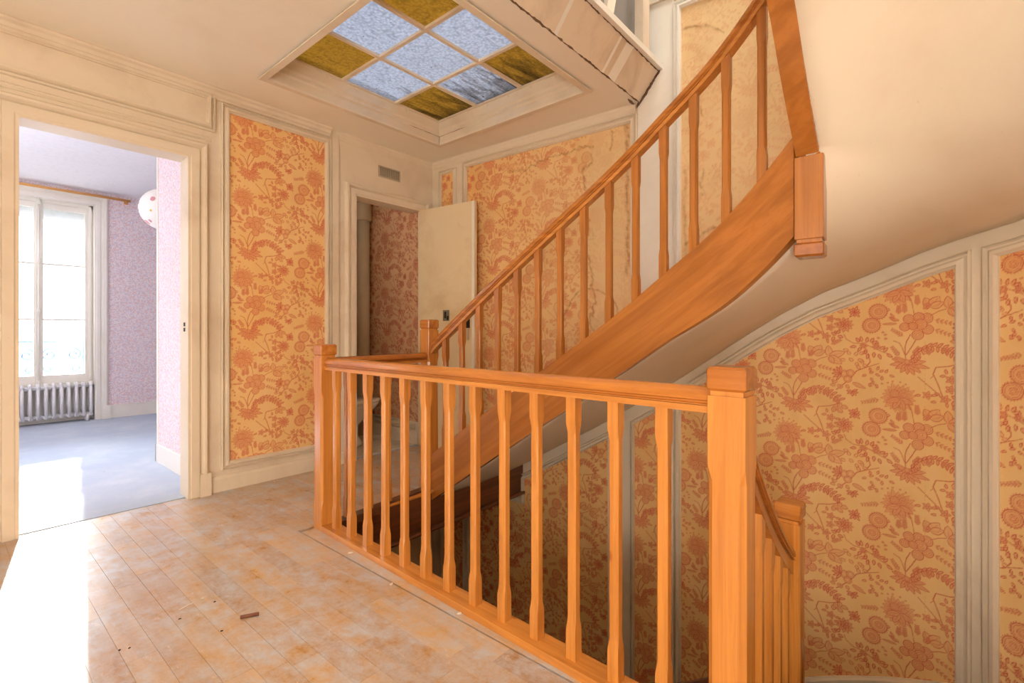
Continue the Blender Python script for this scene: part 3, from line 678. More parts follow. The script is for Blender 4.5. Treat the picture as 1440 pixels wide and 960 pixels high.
# ------------------------------------------------------------------ parquet: one plank, one part
def lay_floor():
    rnd = random.Random(3); W_, near = .088, []; rest = MB()
    x = -1.62; rows = []
    while x < 3.2:
        y = -1.4 + rnd.uniform(-.5, 0)
        while y < VA+.12:
            L = rnd.uniform(.42, .62); rows.append((x, y, x+W_, y+L)); y += L
        x += W_
    out = []
    for a, b, c, d in rows:
        for (u0, v0, u1, v1) in ((-1.62, -1.6, 1.285, VA), (1.285, 2.63, 3.17, VA), (D1[0]+.01, VA, D1[1]-.01, VA+.03), (D2[0]+.01, VA, D2[1]-.01, VA+.05)):
            p = (max(a, u0), max(b, v0), min(c, u1), min(d, v1))
            if p[2]-p[0] > .008 and p[3]-p[1] > .012: out.append(p)
    sc = []
    ca, sa = math.cos(AZ), math.sin(AZ)
    for p in out:
        u, v = (p[0]+p[2])/2, (p[1]+p[3])/2; d = u*ca+v*sa; l = u*sa-v*ca
        if d < .25: sc.append((9e9, p)); continue
        X, Y = 720+685*l/d, 465+753.5/d
        vis = -60 < X < 1100 and Y < 1010 and not (u > 1.25 and v < 2.5)
        sc.append((d if vis else 50+d, p))
    sc.sort(key=lambda t: t[0])
    def shape(mb, p, g=.00025, h=None):
        a, b, c, d = p; a += g; b += g; c -= g; d -= g; h = -.0003-rnd.random()*.0003; e = .0006
        mb.add([(a,b,-.022),(c,b,-.022),(c,d,-.022),(a,d,-.022),(a,b,h-e),(c,b,h-e),(c,d,h-e),(a,d,h-e),(a+e,b+e,h),(c-e,b+e,h),(c-e,d-e,h),(a+e,d-e,h)],
            [(0,3,2,1),(0,1,5,4),(1,2,6,5),(2,3,7,6),(3,0,4,7),(4,5,9,8),(5,6,10,9),(6,7,11,10),(7,4,8,11),(8,9,10,11)])
    for i, (d, p) in enumerate(sc):
        if i < 299 and d < 40:
            mb = MB(); shape(mb, p); mb.build('plank', 'floor', fl)
        else: shape(rest, p)
    if rest.v: tag(rest.build('floor_planks', 'floor', fl), kind='stuff')
lay_floor()

# ------------------------------------------------------------------ balusters, newels, rails
A1 = math.atan2(.381-2.569, 1.332-1.409)       # heading of the front rail (newel to newel)
def baluster_rings(z0, z1, h=.0195, b0=.10, b1=.085):
    # square foot, splayed chamfers, slimmer octagonal shaft, square head
    return [(z0, h, .0006), (z0+b0, h, .0006), (z0+b0+.035, h*.90, h*.32), (z1-b1-.035, h*.90, h*.32), (z1-b1, h, .0006), (z1, h, .0006)]
def add_baluster(mb, c, ax, z0, z1, slope=0.0, sl_dir=(1, 0), **k):
    ca, sa = math.cos(ax), math.sin(ax); P = []; R = baluster_rings(z0, z1, **k)
    for i, (z, h, e) in enumerate(R):
        for a, b in ((-h+e,-h),(h-e,-h),(h,-h+e),(h,h-e),(h-e,h),(-h+e,h),(-h,h-e),(-h,-h+e)):
            x, y = a*ca-b*sa, a*sa+b*ca
            zz = z + (slope*(x*sl_dir[0]+y*sl_dir[1]) if i in (0, len(R)-1) else 0)
            P.append((c[0]+x, c[1]+y, zz))
    n = len(R); F = [tuple(range(7, -1, -1)), tuple((n-1)*8+i for i in range(8))]
    for q in range(n-1):
        for i in range(8): F.append((q*8+i, q*8+(i+1) % 8, q*8+8+(i+1) % 8, q*8+8+i))
    mb.add(P, F)
def newel(parent, c, ax, z0, z1, h=.045, foot=True, cap_at_bottom=False, mat='wood_z'):
    mb = MB(); g = .012; capz = .062
    zt = z1-capz-g
    zb = z0 if not cap_at_bottom else z0+.05+g
    ca, sa = math.cos(ax), math.sin(ax); P = []
    rings = [(zb, h, .002)]
    if foot: rings += [(zb+.13 if z0 > -.2 else .10, h, .002), (.16, h, .013)]
    rings += [(zt-.22, h, .013), (zt-.18, h, .002), (zt, h, .002)]
    for z, q, e in rings:
        for a, b in ((-q+e,-q),(q-e,-q),(q,-q+e),(q,q-e),(q-e,q),(-q+e,q),(-q,q-e),(-q,-q+e)): P.append((c[0]+a*ca-b*sa, c[1]+a*sa+b*ca, z))
    n = len(rings); F = [tuple(range(7, -1, -1)), tuple((n-1)*8+i for i in range(8))]
    for k in range(n-1):
        for i in range(8): F.append((k*8+i, k*8+(i+1) % 8, k*8+8+(i+1) % 8, k*8+8+i))
    mb.add(P, F)
    if not cap_at_bottom: mb.obox(c, ax, h-.006, h-.006, zt-.001, zt+g+.001)
    post = mb.build('newel_post', mat, parent)
    cp = MB().bevbox(c, ax, h+.002, zt+g, z1, .007).build('newel_cap', 'rail_y', post)
    return post
# closed handrail section: rounded back, hollow sides, over a flat sub-rail
def rail_prof(w=.029, h=.048):
    P = []
    for i in range(9): a = PI*i/8; P.append((w*math.cos(a), h*.42+h*.58*math.sin(a)))
    P += [(-w*1.0, h*.30), (-w*.72, h*.20), (-w*.72, h*.12), (-w*.95, h*.06), (-w*.95, 0), (w*.95, 0), (w*.95, h*.06), (w*.72, h*.12), (w*.72, h*.20), (w*1.0, h*.30)]
    return P
RP = rail_prof(); SUB = [(.024, 0), (.024, .018), (-.024, .018), (-.024, 0)]
P1, P2, P4, P5, P3 = (1.409, 2.569), (1.332, .381), (2.235, 2.653), (2.203, .339), (2.184, .408)
def lerp(a, b, t): return tuple(x+(y-x)*t for x, y in zip(a, b))

bal = empty('stair_balustrade', (1.37, 1.5, 0))
tag(bal, 'level honey-pine landing balustrade in front, round the stairwell opening, with square newels', 'balustrade')
newel(bal, P1, A1, -.012, 1.025)
newel(bal, P2, A1, -.32, 1.008, h=.0465)
zr = .952
def seg(a, b, e0=.045, e1=.045):
    L = math.dist(a, b); return lerp(a, b, e0/L), lerp(a, b, 1-e1/L)
a, b = seg(P1, P2)
MB().sweep([a+(zr-.048,), b+(zr-.048,)], RP).build('handrail', 'rail_y', bal)
MB().sweep([a+(zr-.068,), b+(zr-.068,)], SUB).build('sub_rail', 'wood_y', bal)
a2, b2 = seg(P1, P4)
MB().sweep([a2+(zr-.050,), b2+(zr-.050,)], RP).build('handrail', 'rail_x', bal)
MB().sweep([a2+(zr-.068,), b2+(zr-.068,)], SUB).build('sub_rail', 'wood_x', bal)
e1 = (math.cos(A1), math.sin(A1)); e2 = (math.sin(A1), -math.cos(A1))     # e2 points back towards the landing
if e2[0] > 0: e2 = (-e2[0], -e2[1])
def sill(mb, a, b, side, w, z0, z1, out=.0):
    d = (b[0]-a[0], b[1]-a[1]); L = math.hypot(*d); n = (-d[1]/L*side, d[0]/L*side)
    P = []
    for z, q in ((z0, 0), (z1-.006, 0), (z1, .006)):
        for p in (a, b): P.append((p[0]+n[0]*(w/2+out-q), p[1]+n[1]*(w/2+out-q), z))
    for z in (z1, z0):
        for p in (a, b): P.append((p[0]-n[0]*(w/2-out), p[1]-n[1]*(w/2-out), z))
    mb.add(P, [(0,1,3,2),(2,3,5,4),(4,5,7,6),(6,7,9,8),(8,9,1,0),(0,2,4,6,8),(1,9,7,5,3)])
s_ = MB(); sill(s_, a, b, 1, .09, -.03, .030); s_.build('sill_board', 'wood_y', bal)
s_ = MB(); sill(s_, a2, b2, 1, .07, -.03, .012); s_.build('sill_board', 'dark_x', bal)
proto = None
for i in range(13):
    c = lerp(P1, P2, .061+.0712*i)
    if proto is None:
        m = MB(); add_baluster(m, c, A1, .026, zr-.066, h=.0185); proto = m.build('baluster', 'wood_z', bal, loc=(c[0], c[1], 0)); l0 = proto.location.copy(); c0 = c
    else: dup(proto, bal, (l0.x+c[0]-c0[0], l0.y+c[1]-c0[1], l0.z))
for i in range(4):
    c = lerp(P1, P4, (.18, .369, .55, .736, .9)[i]); dup(proto, bal, (l0.x+c[0]-c0[0], l0.y+c[1]-c0[1], l0.z-.012))
# fascia round the opening
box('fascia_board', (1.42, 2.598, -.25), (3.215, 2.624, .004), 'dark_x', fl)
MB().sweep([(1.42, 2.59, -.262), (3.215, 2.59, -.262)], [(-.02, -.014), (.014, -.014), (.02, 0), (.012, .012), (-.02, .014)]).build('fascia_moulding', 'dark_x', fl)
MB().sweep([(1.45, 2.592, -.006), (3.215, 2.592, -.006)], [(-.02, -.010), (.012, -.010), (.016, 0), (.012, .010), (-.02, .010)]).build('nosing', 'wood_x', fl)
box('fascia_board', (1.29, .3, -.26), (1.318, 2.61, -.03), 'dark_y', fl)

# ------------------------------------------------------------------ the flights
IN1 = [((2.232, 2.61), .245, -.075), ((2.258, 2.157), .560, .235), ((2.281, 1.724), .850, .530), ((2.292, 1.532), .978, .655), ((2.302, 1.323), 1.118, .798), ((2.306, 1.132), 1.252, .925),
       ((2.295, .949), 1.385, 1.048), ((2.275, .755), 1.522, 1.160), ((2.252, .622), 1.632, 1.250), ((2.226, .496), 1.755, 1.360), ((2.196, .386), 1.868, 1.470)]
IN2 = [((2.17, .345), 2.15, 1.78), ((2.0, .358), 2.36, 1.985), ((1.811, .366), 2.56, 2.20), ((1.57, .374), 2.74, 2.38), ((1.332, .381), 2.88, 2.50)]
def smooth_path(P, n=6):
    out = []; m = len(P)
    for i in range(m-1):
        p0, p1, p2, p3 = P[max(i-1, 0)], P[i], P[i+1], P[min(i+2, m-1)]
        for j in range(n):
            t = j/n; out.append(tuple(.5*(2*b+(c-a)*t+(2*a-5*b+4*c-d)*t*t+(3*b-a-3*c+d)*t**3) for a, b, c, d in zip(p0, p1, p2, p3)))
    out.append(P[-1]); return out
def flat(IN): return [(p[0], p[1], zt, zb) for p, zt, zb in IN]
def string_board(name, path, w, mat, parent, dz=0):
    V = []; F = []; n = len(path)
    for i, (x, y, zt, zb) in enumerate(path):
        p, q = path[max(i-1, 0)], path[min(i+1, n-1)]; dx, dy = q[0]-p[0], q[1]-p[1]; l = math.hypot(dx, dy); nx, ny = -dy/l*w/2, dx/l*w/2
        V += [(x+nx, y+ny, zb+dz), (x-nx, y-ny, zb+dz), (x-nx, y-ny, zt+dz-.004), (x-nx*.85, y-ny*.85, zt+dz), (x+nx*.85, y+ny*.85, zt+dz), (x+nx, y+ny, zt+dz-.004)]
    for i in range(n-1):
        for k in range(6): F.append((i*6+k, i*6+(k+1) % 6, (i+1)*6+(k+1) % 6, (i+1)*6+k))
    F += [tuple(range(6)), tuple(range(n*6-1, (n-1)*6-1, -1))]
    return mk(name, V, F, mat, parent)
C1, C2 = smooth_path(flat(IN1)), smooth_path(flat(IN2))
def jinv(z): return float(np.interp(z, [b for _, b in JT], [a for a, _ in JT]))
def outer_s(zb, sec): return jinv(zb+.04) if sec == 1 else jinv(zb)
def arc_t(path):
    L = [0]
    for a, b in zip(path[:-1], path[1:]): L.append(L[-1]+math.hypot(b[0]-a[0], b[1]-a[1]))
    return [l/L[-1] for l in L]
def flight(name, dz, label, upper):
    root = empty(name, (2.7, 1.3, dz if upper else -2.8))
    tag(root, label, 'staircase')
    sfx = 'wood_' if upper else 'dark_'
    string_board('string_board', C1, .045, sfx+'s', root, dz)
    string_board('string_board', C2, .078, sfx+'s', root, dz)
    # soffit, a warped plaster sheet with thickness
    V = []; F = []; K = 10; rows = 0
    e_, f_ = C1[-1], C2[0]
    fan = [tuple(a+(b-a)*j/9 for a, b in zip(e_, f_)) for j in range(1, 9)]
    s_a, s_b = jinv(e_[3]+.04), jinv(f_[3])
    for sec, path in ((1, C1), (3, fan), (2, C2)):
        for i, (x, y, zt, zb) in enumerate(path):
            if sec == 2 and i == 0: pass
            so_ = max(.98, outer_s(zb, sec)) if sec != 3 else s_a+(s_b-s_a)*(i+1)/9; ow = wallB(so_, 0, .0); zo = joint(so_); zi = zb+.012
            if sec == 2: zi = zb+.004
            for k in range(K+1):
                u = k/K; z = zi+(zo-zi)*u - .02*math.sin(PI*u)
                V.append((x+(ow[0]-x)*u, y+(ow[1]-y)*u, z+dz))
            rows += 1
    nv = len(V); V += [(x, y, z+.03) for x, y, z in V]
    for r in range(rows-1):
        for k in range(K):
            a = r*(K+1)+k; F.append((a, a+1, a+K+2, a+K+1)); F.append((nv+a, nv+a+K+1, nv+a+K+2, nv+a+1))
        a = r*(K+1); F.append((a, a+K+1, nv+a+K+1, nv+a)); a += K; F.append((a, nv+a, nv+a+K+1, a+K+1))
    for k in range(K): F.append((k, nv+k, nv+k+1, k+1)); a = (rows-1)*(K+1)+k; F.append((a, a+1, nv+a+1, nv+a))
    mk('soffit', V, F, 'plaster', root, True)
    # treads and risers
    allp = [(p, 0) for p in C1+C2[1:]]
    n = 15; N = len(allp)-1
    cum = [0]
    for (a_, _), (b_, _) in zip(allp[:-1], allp[1:]): cum.append(cum[-1]+math.hypot(b_[0]-a_[0], b_[1]-a_[1]))
    def at(t):
        q = t*cum[-1]; xs = [np.interp(q, cum, [p[0][j] for p in allp]) for j in range(4)]; return xs, float(np.interp(q, cum, [p[1] for p in allp]))
    zts = [p[0][2] for p in allp]; ts = [c/cum[-1] for c in cum]
    for k in range(1, 16):
        z = .175*k; t0 = float(np.interp(z+.045, zts, ts)); t1 = float(np.interp(z+.22, zts, ts)); t1 = max(t1, t0+.004)
        if k == 1: t0 = 0
        (xa, ya, _, _), _ = at(t0); (xb, yb, _, _), _ = at(t1)
        oa, ob_ = wallB(max(.9, jinv(z-.26)), 0, .002), wallB(max(1.2, jinv(z-.085)), 0, .002)
        z += dz; P = [(xa, ya), (oa[0], oa[1]), (ob_[0], ob_[1]), (xb, yb)]
        V = [(x, y, z-.03) for x, y in P]+[(x, y, z) for x, y in P]
        mk('tread', V, [(0,3,2,1),(4,5,6,7),(0,1,5,4),(1,2,6,5),(2,3,7,6),(3,0,4,7)], sfx+'x', root)
        ux, uy = ob_[0]-oa[0], ob_[1]-oa[1]; l = math.hypot(ux, uy) or 1; ux, uy = ux/l*.012, uy/l*.012
        V = [(P[0][0], P[0][1], z-.145), (P[1][0], P[1][1], z-.145), (P[1][0]+ux, P[1][1]+uy, z-.145), (P[0][0]+ux, P[0][1]+uy, z-.145)]
        V += [(x, y, z-.03) for x, y, _ in V]
        mk('riser', V, [(0,3,2,1),(4,5,6,7),(0,1,5,4),(1,2,6,5),(2,3,7,6),(3,0,4,7)], sfx+'x', root)
    return root
up = flight('upper_staircase', 0, 'curved pine staircase climbing rightwards from the landing, with plaster underside', True)
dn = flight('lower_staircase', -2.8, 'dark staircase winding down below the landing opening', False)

def rail_path(path, dzr):
    return [(x, y, zt+r) for (x, y, zt, zb), r in zip(path, dzr)]
T1 = arc_t(C1)
R1 = [(x, y, zt+.775-.048+.02*math.sin(PI*t)) for (x, y, zt, zb), t in zip(C1, T1)]
R1 = R1[1:] + [(2.19, .345, 2.66-.02)]
def trim_start(pts, p): return [p]+pts
RB_ = trim_start(R1, (2.233, 2.606, .245+.775-.055))
for root, dz, wy in ((up, 0, 'rail_y'), (dn, -2.8, 'dark_y')):
    pts = [(x, y, z+dz) for x, y, z in (RB_ if dz == 0 else RB_[:-4])]
    MB().sweep(pts, RP).build('handrail', wy, root)
    MB().sweep([(x, y, z-.020/.82) for x, y, z in pts], SUB).build('sub_rail', 'wood_y' if dz == 0 else 'dark_y', root)
def on_path(path, yv, cols):
    ys = [p[1] for p in path][::-1]; return [float(np.interp(yv, ys, [p[j] for p in path][::-1])) for j in cols]
for i in range(14):
    yv = 2.487-.1515*i
    x, zt = on_path(C1, yv, (0, 2)); (zr_,) = on_path(RB_, yv, (2,))
    sl = -.69 if yv > 1 else -.8
    m = MB(); add_baluster(m, (x, yv), PI/2, zt-.012, zr_-.020, sl, (0, 1), h=.0185, b0=.11, b1=.12); m.build('baluster', 'wood_zu', up)
newel(up, P4, PI/2+.02, -.003, 1.178, h=.046, foot=False)
# hanging newel at the turn: pendant foot, groove, tall post through the upper flight
pn = MB().bevbox(P5, .03, .050, 1.385, 1.440, .008)
pd = MB(); pd.bevbox(P5, .03, .0485, 1.452, 1.772, .003).obox(P5, .03, .042, .042, 1.43, 1.46)
post = pd.build('newel_post', 'wood_zu', up); pn.build('newel_foot', 'rail_x', post)
MB().obox((P5[0]+.012, P5[1]+.0), .03, .034, .034, 1.77, 3.0).build('post_extension', 'wood_zu', post)
# short descending run from the large newel to the lower turn
run = empty('descending_balustrade', (1.8, .39, -.6))
tag(run, 'short pine balustrade dropping steeply behind the large near newel', 'balustrade')
newel(run, P3, A1, -1.05, .425, h=.045, foot=False)
Q = []
for k in range(13):
    t = k/12; x, y = lerp(P2, P3, .05+t*.93); z = .865-.62*t-.0*t; z += .045*(4*(t-.5)**2-1)*1.0
    Q.append((x, y, z-.048))
MB().sweep(Q, RP).build('handrail', 'rail_x', run)
MB().sweep([(x, y, z-.055) for x, y, z in Q], [(.02, 0), (.02, .055), (-.02, .055), (-.02, 0)]).build('sub_rail', 'rail_x', run)
for k in range(5):
    t = .17*(k+1)
    if t > .9: break
    x, y = lerp(P2, P3, t); zt = float(np.interp(x, [q[0] for q in Q], [q[2] for q in Q]))-.03
    m = MB(); add_baluster(m, (x, y), A1, zt-.80, zt, -.70, (1, 0), h=.0185, b0=.10, b1=.10); m.build('baluster', 'wood_z', run)
string_board('string_board', [(lerp(P2, P3, t)+(.0-.62*t+.05, .0-.62*t-.30)) for t in (0, .25, .5, .75, 1)], .045, 'wood_x', run)
# dark string and skirting against the wall of the lower flight
strip('wall_string', wallB, 1.9, 2.85, lambda s: zbot(s)-.30, lambda s: zbot(s)+.01, (0, .03), 'dark_y', dn, .1)
strip('wall_string', wallB, 2.85, 5.6, lambda s: zbot(s)-.5, lambda s: zbot(s)-.10, (0, .03), 'dark_y', dn, .1)

# ------------------------------------------------------------------ skylight
sk = empty('skylight', ((X0+X1)/2, (Y0+Y1)/2, HC)); tag(sk, 'nine-pane ceiling skylight of dirty white and yellow textured glass', 'skylight')
ZG = 2.90
def fp(x, y): return lambda u, w, o: None
def well(i0, z0, z1):   # stepped lining: rectangular rings (inset, z)
    V = []; F = []
    R = [(-.045, HC-.012), (-.045, HC-.02), (-.004, HC-.02), (.0, HC-.006), (.0, HC+.045), (.014, HC+.055), (.014, HC+.075), (.030, HC+.088), (.036, HC+.125), (.040, ZG-.012), (.058, ZG-.012), (.058, ZG+.02), (-.02, ZG+.02), (-.02, HC+.02)]
    for q, z in R: V += [(X0+q+.004, Y0+q+.004, z), (X1-q-.004, Y0+q+.004, z), (X1-q-.004, Y1-q-.004, z), (X0+q+.004, Y1-q-.004, z)]
    for k in range(len(R)-1):
        for i in range(4): F.append((k*4+i, k*4+(i+1) % 4, k*4+4+(i+1) % 4, k*4+4+i))
    return V, F
V, F = well(0, 0, 0); mk('frame', V, F, 'cream', sk)
gx0, gx1, gy0, gy1 = X0+.045, X1-.045, Y0+.045, Y1-.045
px_, py_ = (gx1-gx0)/3, (gy1-gy0)/3
for i in range(3):
    for j in range(3):
        corner = (i != 1 and j != 1)
        pane = box('pane', (gx0+i*px_+.004, gy0+j*py_+.004, ZG), (gx0+(i+1)*px_-.004, gy0+(j+1)*py_-.004, ZG+.006), 'sky_y' if corner else 'sky_w', sk)
        pane['label'] = 'yellow textured corner pane' if corner else 'pale frosted pane'
for i in (1, 2):
    x = gx0+i*px_; MB().sweep([(x, gy0, ZG-.012), (x, gy1, ZG-.012)], [(.016, .012), (-.016, .012), (-.012, -.002), (.012, -.002)]).build('glazing_bar', 'cream', sk)
for j in (1, 2):
    for i in range(3):
        MB().sweep([(gx0+i*px_+.014*(i > 0), gy0+j*py_, ZG-.0115), (gx0+(i+1)*px_-.014*(i < 2), gy0+j*py_, ZG-.0115)], [(.016, .012), (-.016, .012), (-.012, -.002), (.012, -.002)]).build('glazing_bar', 'cream', sk)
for i in range(6):     # small cleats holding the glass
    t = (i+.5)/6
    box('cleat', (X0+.05+t*1.36-.006, Y1-.045, ZG-.03), (X0+.05+t*1.36+.006, Y1-.036, ZG-.008), 'stained', sk)
    if i < 5: box('cleat', (X1-.045, Y0+.1+t*1.3-.006, ZG-.03), (X1-.036, Y0+.1+t*1.3+.006, ZG-.008), 'stained', sk)

# ------------------------------------------------------------------ vent grille
vg = empty('vent_grille', (2.642, VA, 2.52)); tag(vg, 'small slatted metal vent grille high over the narrow doorway', 'vent')
box('back_plate', (2.532, VA-.003, 2.472), (2.752, VA, 2.562), 'void', vg)
MB().box((2.527, VA-.010, 2.467), (2.757, VA, 2.475)).box((2.527, VA-.010, 2.559), (2.757, VA, 2.567)).box((2.527, VA-.010, 2.475), (2.535, VA, 2.559)).box((2.749, VA-.010, 2.475), (2.757, VA, 2.559)).build('frame', 'grille', vg)
p0 = box('slat', (2.540, VA-.008, 2.475), (2.545, VA-.002, 2.559), 'grille', vg)
for i in range(1, 19): dup(p0, vg, (p0.location.x+.0112*i, 0+p0.location.y, p0.location.z))

# ------------------------------------------------------------------ open door leaf of the small room
hin, fre = (3.0, VA-.012), (3.085, 3.03)
da = math.atan2(fre[1]-hin[1], fre[0]-hin[0]); dL = .663
def leafpt(u, o): return (hin[0]+math.cos(da)*u - math.sin(da)*-o*-1*-1, hin[1]+math.sin(da)*u + math.cos(da)*-o)
dr = empty('door_2', (hin[0], hin[1], .01)); dr['kind'] = 'structure'; dr['label'] = 'open cream flush door with old lock, folded back to the wall'
nrm_ = (math.sin(da), -math.cos(da))       # towards the stairwell
if nrm_[0] > 0: nrm_ = (-nrm_[0], -nrm_[1])
def lp(u, o, z): return (hin[0]+math.cos(da)*u+nrm_[0]*o, hin[1]+math.sin(da)*u+nrm_[1]*o, z)
def lbox(name, u0, u1, o0, o1, z0, z1, mat, par):
    V = [lp(u, o, z) for z in (z0, z1) for u, o in ((u0, o0), (u1, o0), (u1, o1), (u0, o1))]
    return mk(name, V, [(0,3,2,1),(4,5,6,7),(0,1,5,4),(1,2,6,5),(2,3,7,6),(3,0,4,7)], mat, par)
pnl = lbox('door_panel', 0, dL, 0, .032, .012, 2.245, 'doorpaint', dr)
lbox('edge_strip', dL-.028, dL, .032, .037, .012, 2.245, 'whitewood', dr)
lk = lbox('lock_case', .50, .60, .032, .052, 1.02, 1.115, 'lock', dr)
lbox('keyhole', .535, .543, .052, .0535, 1.05, 1.08, 'black', lk); lbox('keyhole', .575, .583, .052, .0535, 1.05, 1.08, 'black', lk)
wp = lbox('worn_patch', .30, .375, .032, .034, 1.19, 1.29, 'steel', dr); lbox('keyhole', .318, .338, .034, .036, 1.215, 1.275, 'black', wp); lbox('keyhole', .345, .368, .034, .036, 1.20, 1.235, 'black', wp)
lbox('bolt_plate', .50, .61, .032, .040, 1.125, 1.21, 'black', dr)
lbox('slide_bolt', .44, .56, .040, .052, 1.155, 1.172, 'steel', dr)
for z in (.3, 1.15, 1.95): MB().tube([(hin[0]-.006, hin[1]-.008, z-.045), (hin[0]-.006, hin[1]-.008, z+.045)], .008, 8).build('hinge', 'doorpaint', dr)

# ------------------------------------------------------------------ small room (toilet)
wz = 2.55
struct(box('wall_toilet_left', (2.02, VA+.12, 0), (2.10, 4.92, 2.9), 'cream'))
wr_ = struct(box('wall_toilet_right', (3.002, VA+.12, 0), (3.14, 4.92, 2.9), 'cream'))
wk_ = struct(box('wall_toilet_back', (2.02, 4.92, 0), (3.14, 5.0, 2.9), 'cream'))
struct(box('ceiling_toilet', (2.02, VA+.12, 2.72), (3.14, 5.0, 2.8), 'cream'))
struct(box('floor_toilet', (2.10, VA+.05, -.05), (3.06, 4.92, .008), 'wcfloor'))
wallpaper('wallpaper_panel', lambda s, z, o: (3.0-o, s, z), VA+.032, 4.92, .22, 2.72, 'paper_wc', wr_, .007, (-3.8, .1), flip=-1)
wallpaper('wallpaper_panel', lambda s, z, o: (s, 4.92-o, z), 2.10, 3.06, .22, 2.72, 'paper_wc', wk_, .009, (0, .1))
box('skirting', (2.985, VA+.032, .008), (3.002, 4.92, .13), 'cream', wr_)
hp = empty('heating_pipes', (3.02, 4.3, .1)); tag(hp, 'pair of thin painted pipes running low along the toilet room wall', 'pipe')
MB().tube([(2.975, VA+.06, .20), (2.975, 4.40, .20)], .010).build('pipe', 'pipe', hp, True); MB().tube([(2.975, VA+.06, .155), (2.975, 4.40, .155)], .010).build('pipe', 'pipe', hp, True)
sp_ = empty('soil_pipe', (2.905, 4.51, 0)); tag(sp_, 'fat painted vertical waste pipe with collar inside the toilet room', 'pipe')
MB().tube([(2.905, 4.51, 0.008), (2.905, 4.51, 2.36)], .064, 20).build('lower_pipe', 'pipe', sp_, True)
MB().lathe((2.905, 4.51, 2.25), [(.066, 0), (.084, .012), (.084, .17), (.078, .185), (.066, .19)], 20).build('collar', 'pipe', sp_, True)
MB().tube([(2.905-.10*(1-math.cos(a_))*1.6, 4.51-.03*(1-math.cos(a_)), 2.42+.16*math.sin(a_)) for a_ in [PI/2*i/7 for i in range(8)]]+[(2.4, 4.44, 2.60)], .062, 18).build('elbow', 'pipe', sp_, True)
def ell(c, rx, ry, n=24, e=1.0): return [(c[0]+rx*math.cos(2*PI*i/n), c[1]+ry*math.sin(2*PI*i/n)) for i in range(n)]
wcx = empty('toilet', (2.45, 4.25, .008)); tag(wcx, 'white porcelain toilet seen through the balusters in the narrow room', 'toilet')
def loft(rings, closed=True):
    V = []; F = []; n = 24
    for cx, cy, rx, ry, z in rings:
        for x, y in ell((cx, cy), rx, ry, n): V.append((x, y, z))
    for k in range(len(rings)-1):
        for i in range(n): F.append((k*n+i, k*n+(i+1) % n, (k+1)*n+(i+1) % n, (k+1)*n+i))
    F += [tuple(range(n-1, -1, -1)), tuple((len(rings)-1)*n+i for i in range(n))]
    return MB().add(V, F)
loft([(2.50,4.25,.17,.12,.008),(2.50,4.25,.165,.115,.03),(2.50,4.25,.12,.09,.10),(2.51,4.25,.115,.085,.20),(2.55,4.25,.19,.13,.30),(2.58,4.25,.245,.17,.37),(2.585,4.25,.26,.185,.405),(2.585,4.25,.255,.18,.412),(2.585,4.25,.19,.13,.412),(2.58,4.25,.15,.10,.34),(2.57,4.25,.06,.05,.26)]).build('bowl', 'porcelain', wcx, True)
loft([(2.585,4.25,.262,.187,.413),(2.585,4.25,.268,.190,.420),(2.585,4.25,.268,.190,.432),(2.585,4.25,.260,.184,.440),(2.585,4.25,.25,.176,.444)]).build('seat_lid', 'porcelain', wcx, True)
tk = MB().bevbox((2.2, 4.25), 0, .095, .40, .78, .012).box((2.115, 4.07, .42), (2.29, 4.43, .76)).build('tank', 'porcelain', wcx)
MB().lathe((2.2, 4.25, .78), [(.03, 0), (.03, .012), (.018, .02)], 14).build('flush_button', 'steel', tk, True)

wcx.location.y -= .07
# ------------------------------------------------------------------ bedroom
HB, VW = 2.82, 7.83
bf = struct(box('floor_bedroom', (-2.6, VA+.03, -.05), (5.0, 8.1, .004), 'carpet'))
struct(box('ceiling_bedroom', (-2.6, VA+.12, HB), (5.0, 8.1, HB+.1), 'bedceil'))
struct(box('wall_bedroom_left', (-2.7, VA+.12, 0), (-2.6, 8.1, HB), 'bedpaper'))
struct(box('wall_bedroom_right', (3.14, 5.0, 0), (3.24, 8.1, HB), 'bedpaper'))
struct(MB().box((-2.6, VA+.12, 0), (D1[0]-.11, VA+.135, HB)).build('wall_bedroom_near', 'bedpaper'))
# short partition on the right of the doorway, and the partition return
pr = struct(box('wall_partition', (1.205, VA+.12, 0), (1.325, 4.93, HB), 'bedpaper'))
box('corner_bead', (1.198, 4.915, 0), (1.332, 4.94, HB), 'whitewood', pr)
box('door_lining', (D1[1], VA+.12, 0), (1.205, VA+.135, HB), 'whitewood', pr)
struct(MB().box((1.190, VA+.135, .0), (1.205, 4.945, .15)).box((1.190, 4.93, 0), (1.34, 4.95, .15)).build('baseboard_partition', 'whitewood'))
WX0, WX1, WZ0, WZ1 = .27, 1.272, .47, 2.66
struct(box('wall_window_left', (-2.6, VW, 0), (WX0, 8.1, HB), 'bedpaper')); struct(box('wall_window_right', (WX1, VW, 0), (5.0, 8.1, HB), 'bedpaper')); struct(box('wall_over_window', (WX0, VW, WZ1), (WX1, 8.1, HB), 'bedpaper')); struct(box('wall_under_window', (WX0, VW+.17, 0), (WX1, 8.1, WZ0-.02), 'whitewood'))
wfm = lambda s, z, o: (s, VW-o, z)
moulding('trim_11', wfm, [(WX0, 0), (WX0, WZ1), (WX1, WZ1), (WX1, 0)], [(0, -.02), (0, .02), (.01, .028), (.04, .028), (.045, .018), (.06, .018), (.07, .034), (.10, .038), (.115, .024), (.125, 0)], 'whitewood', None, False)['kind'] = 'structure'
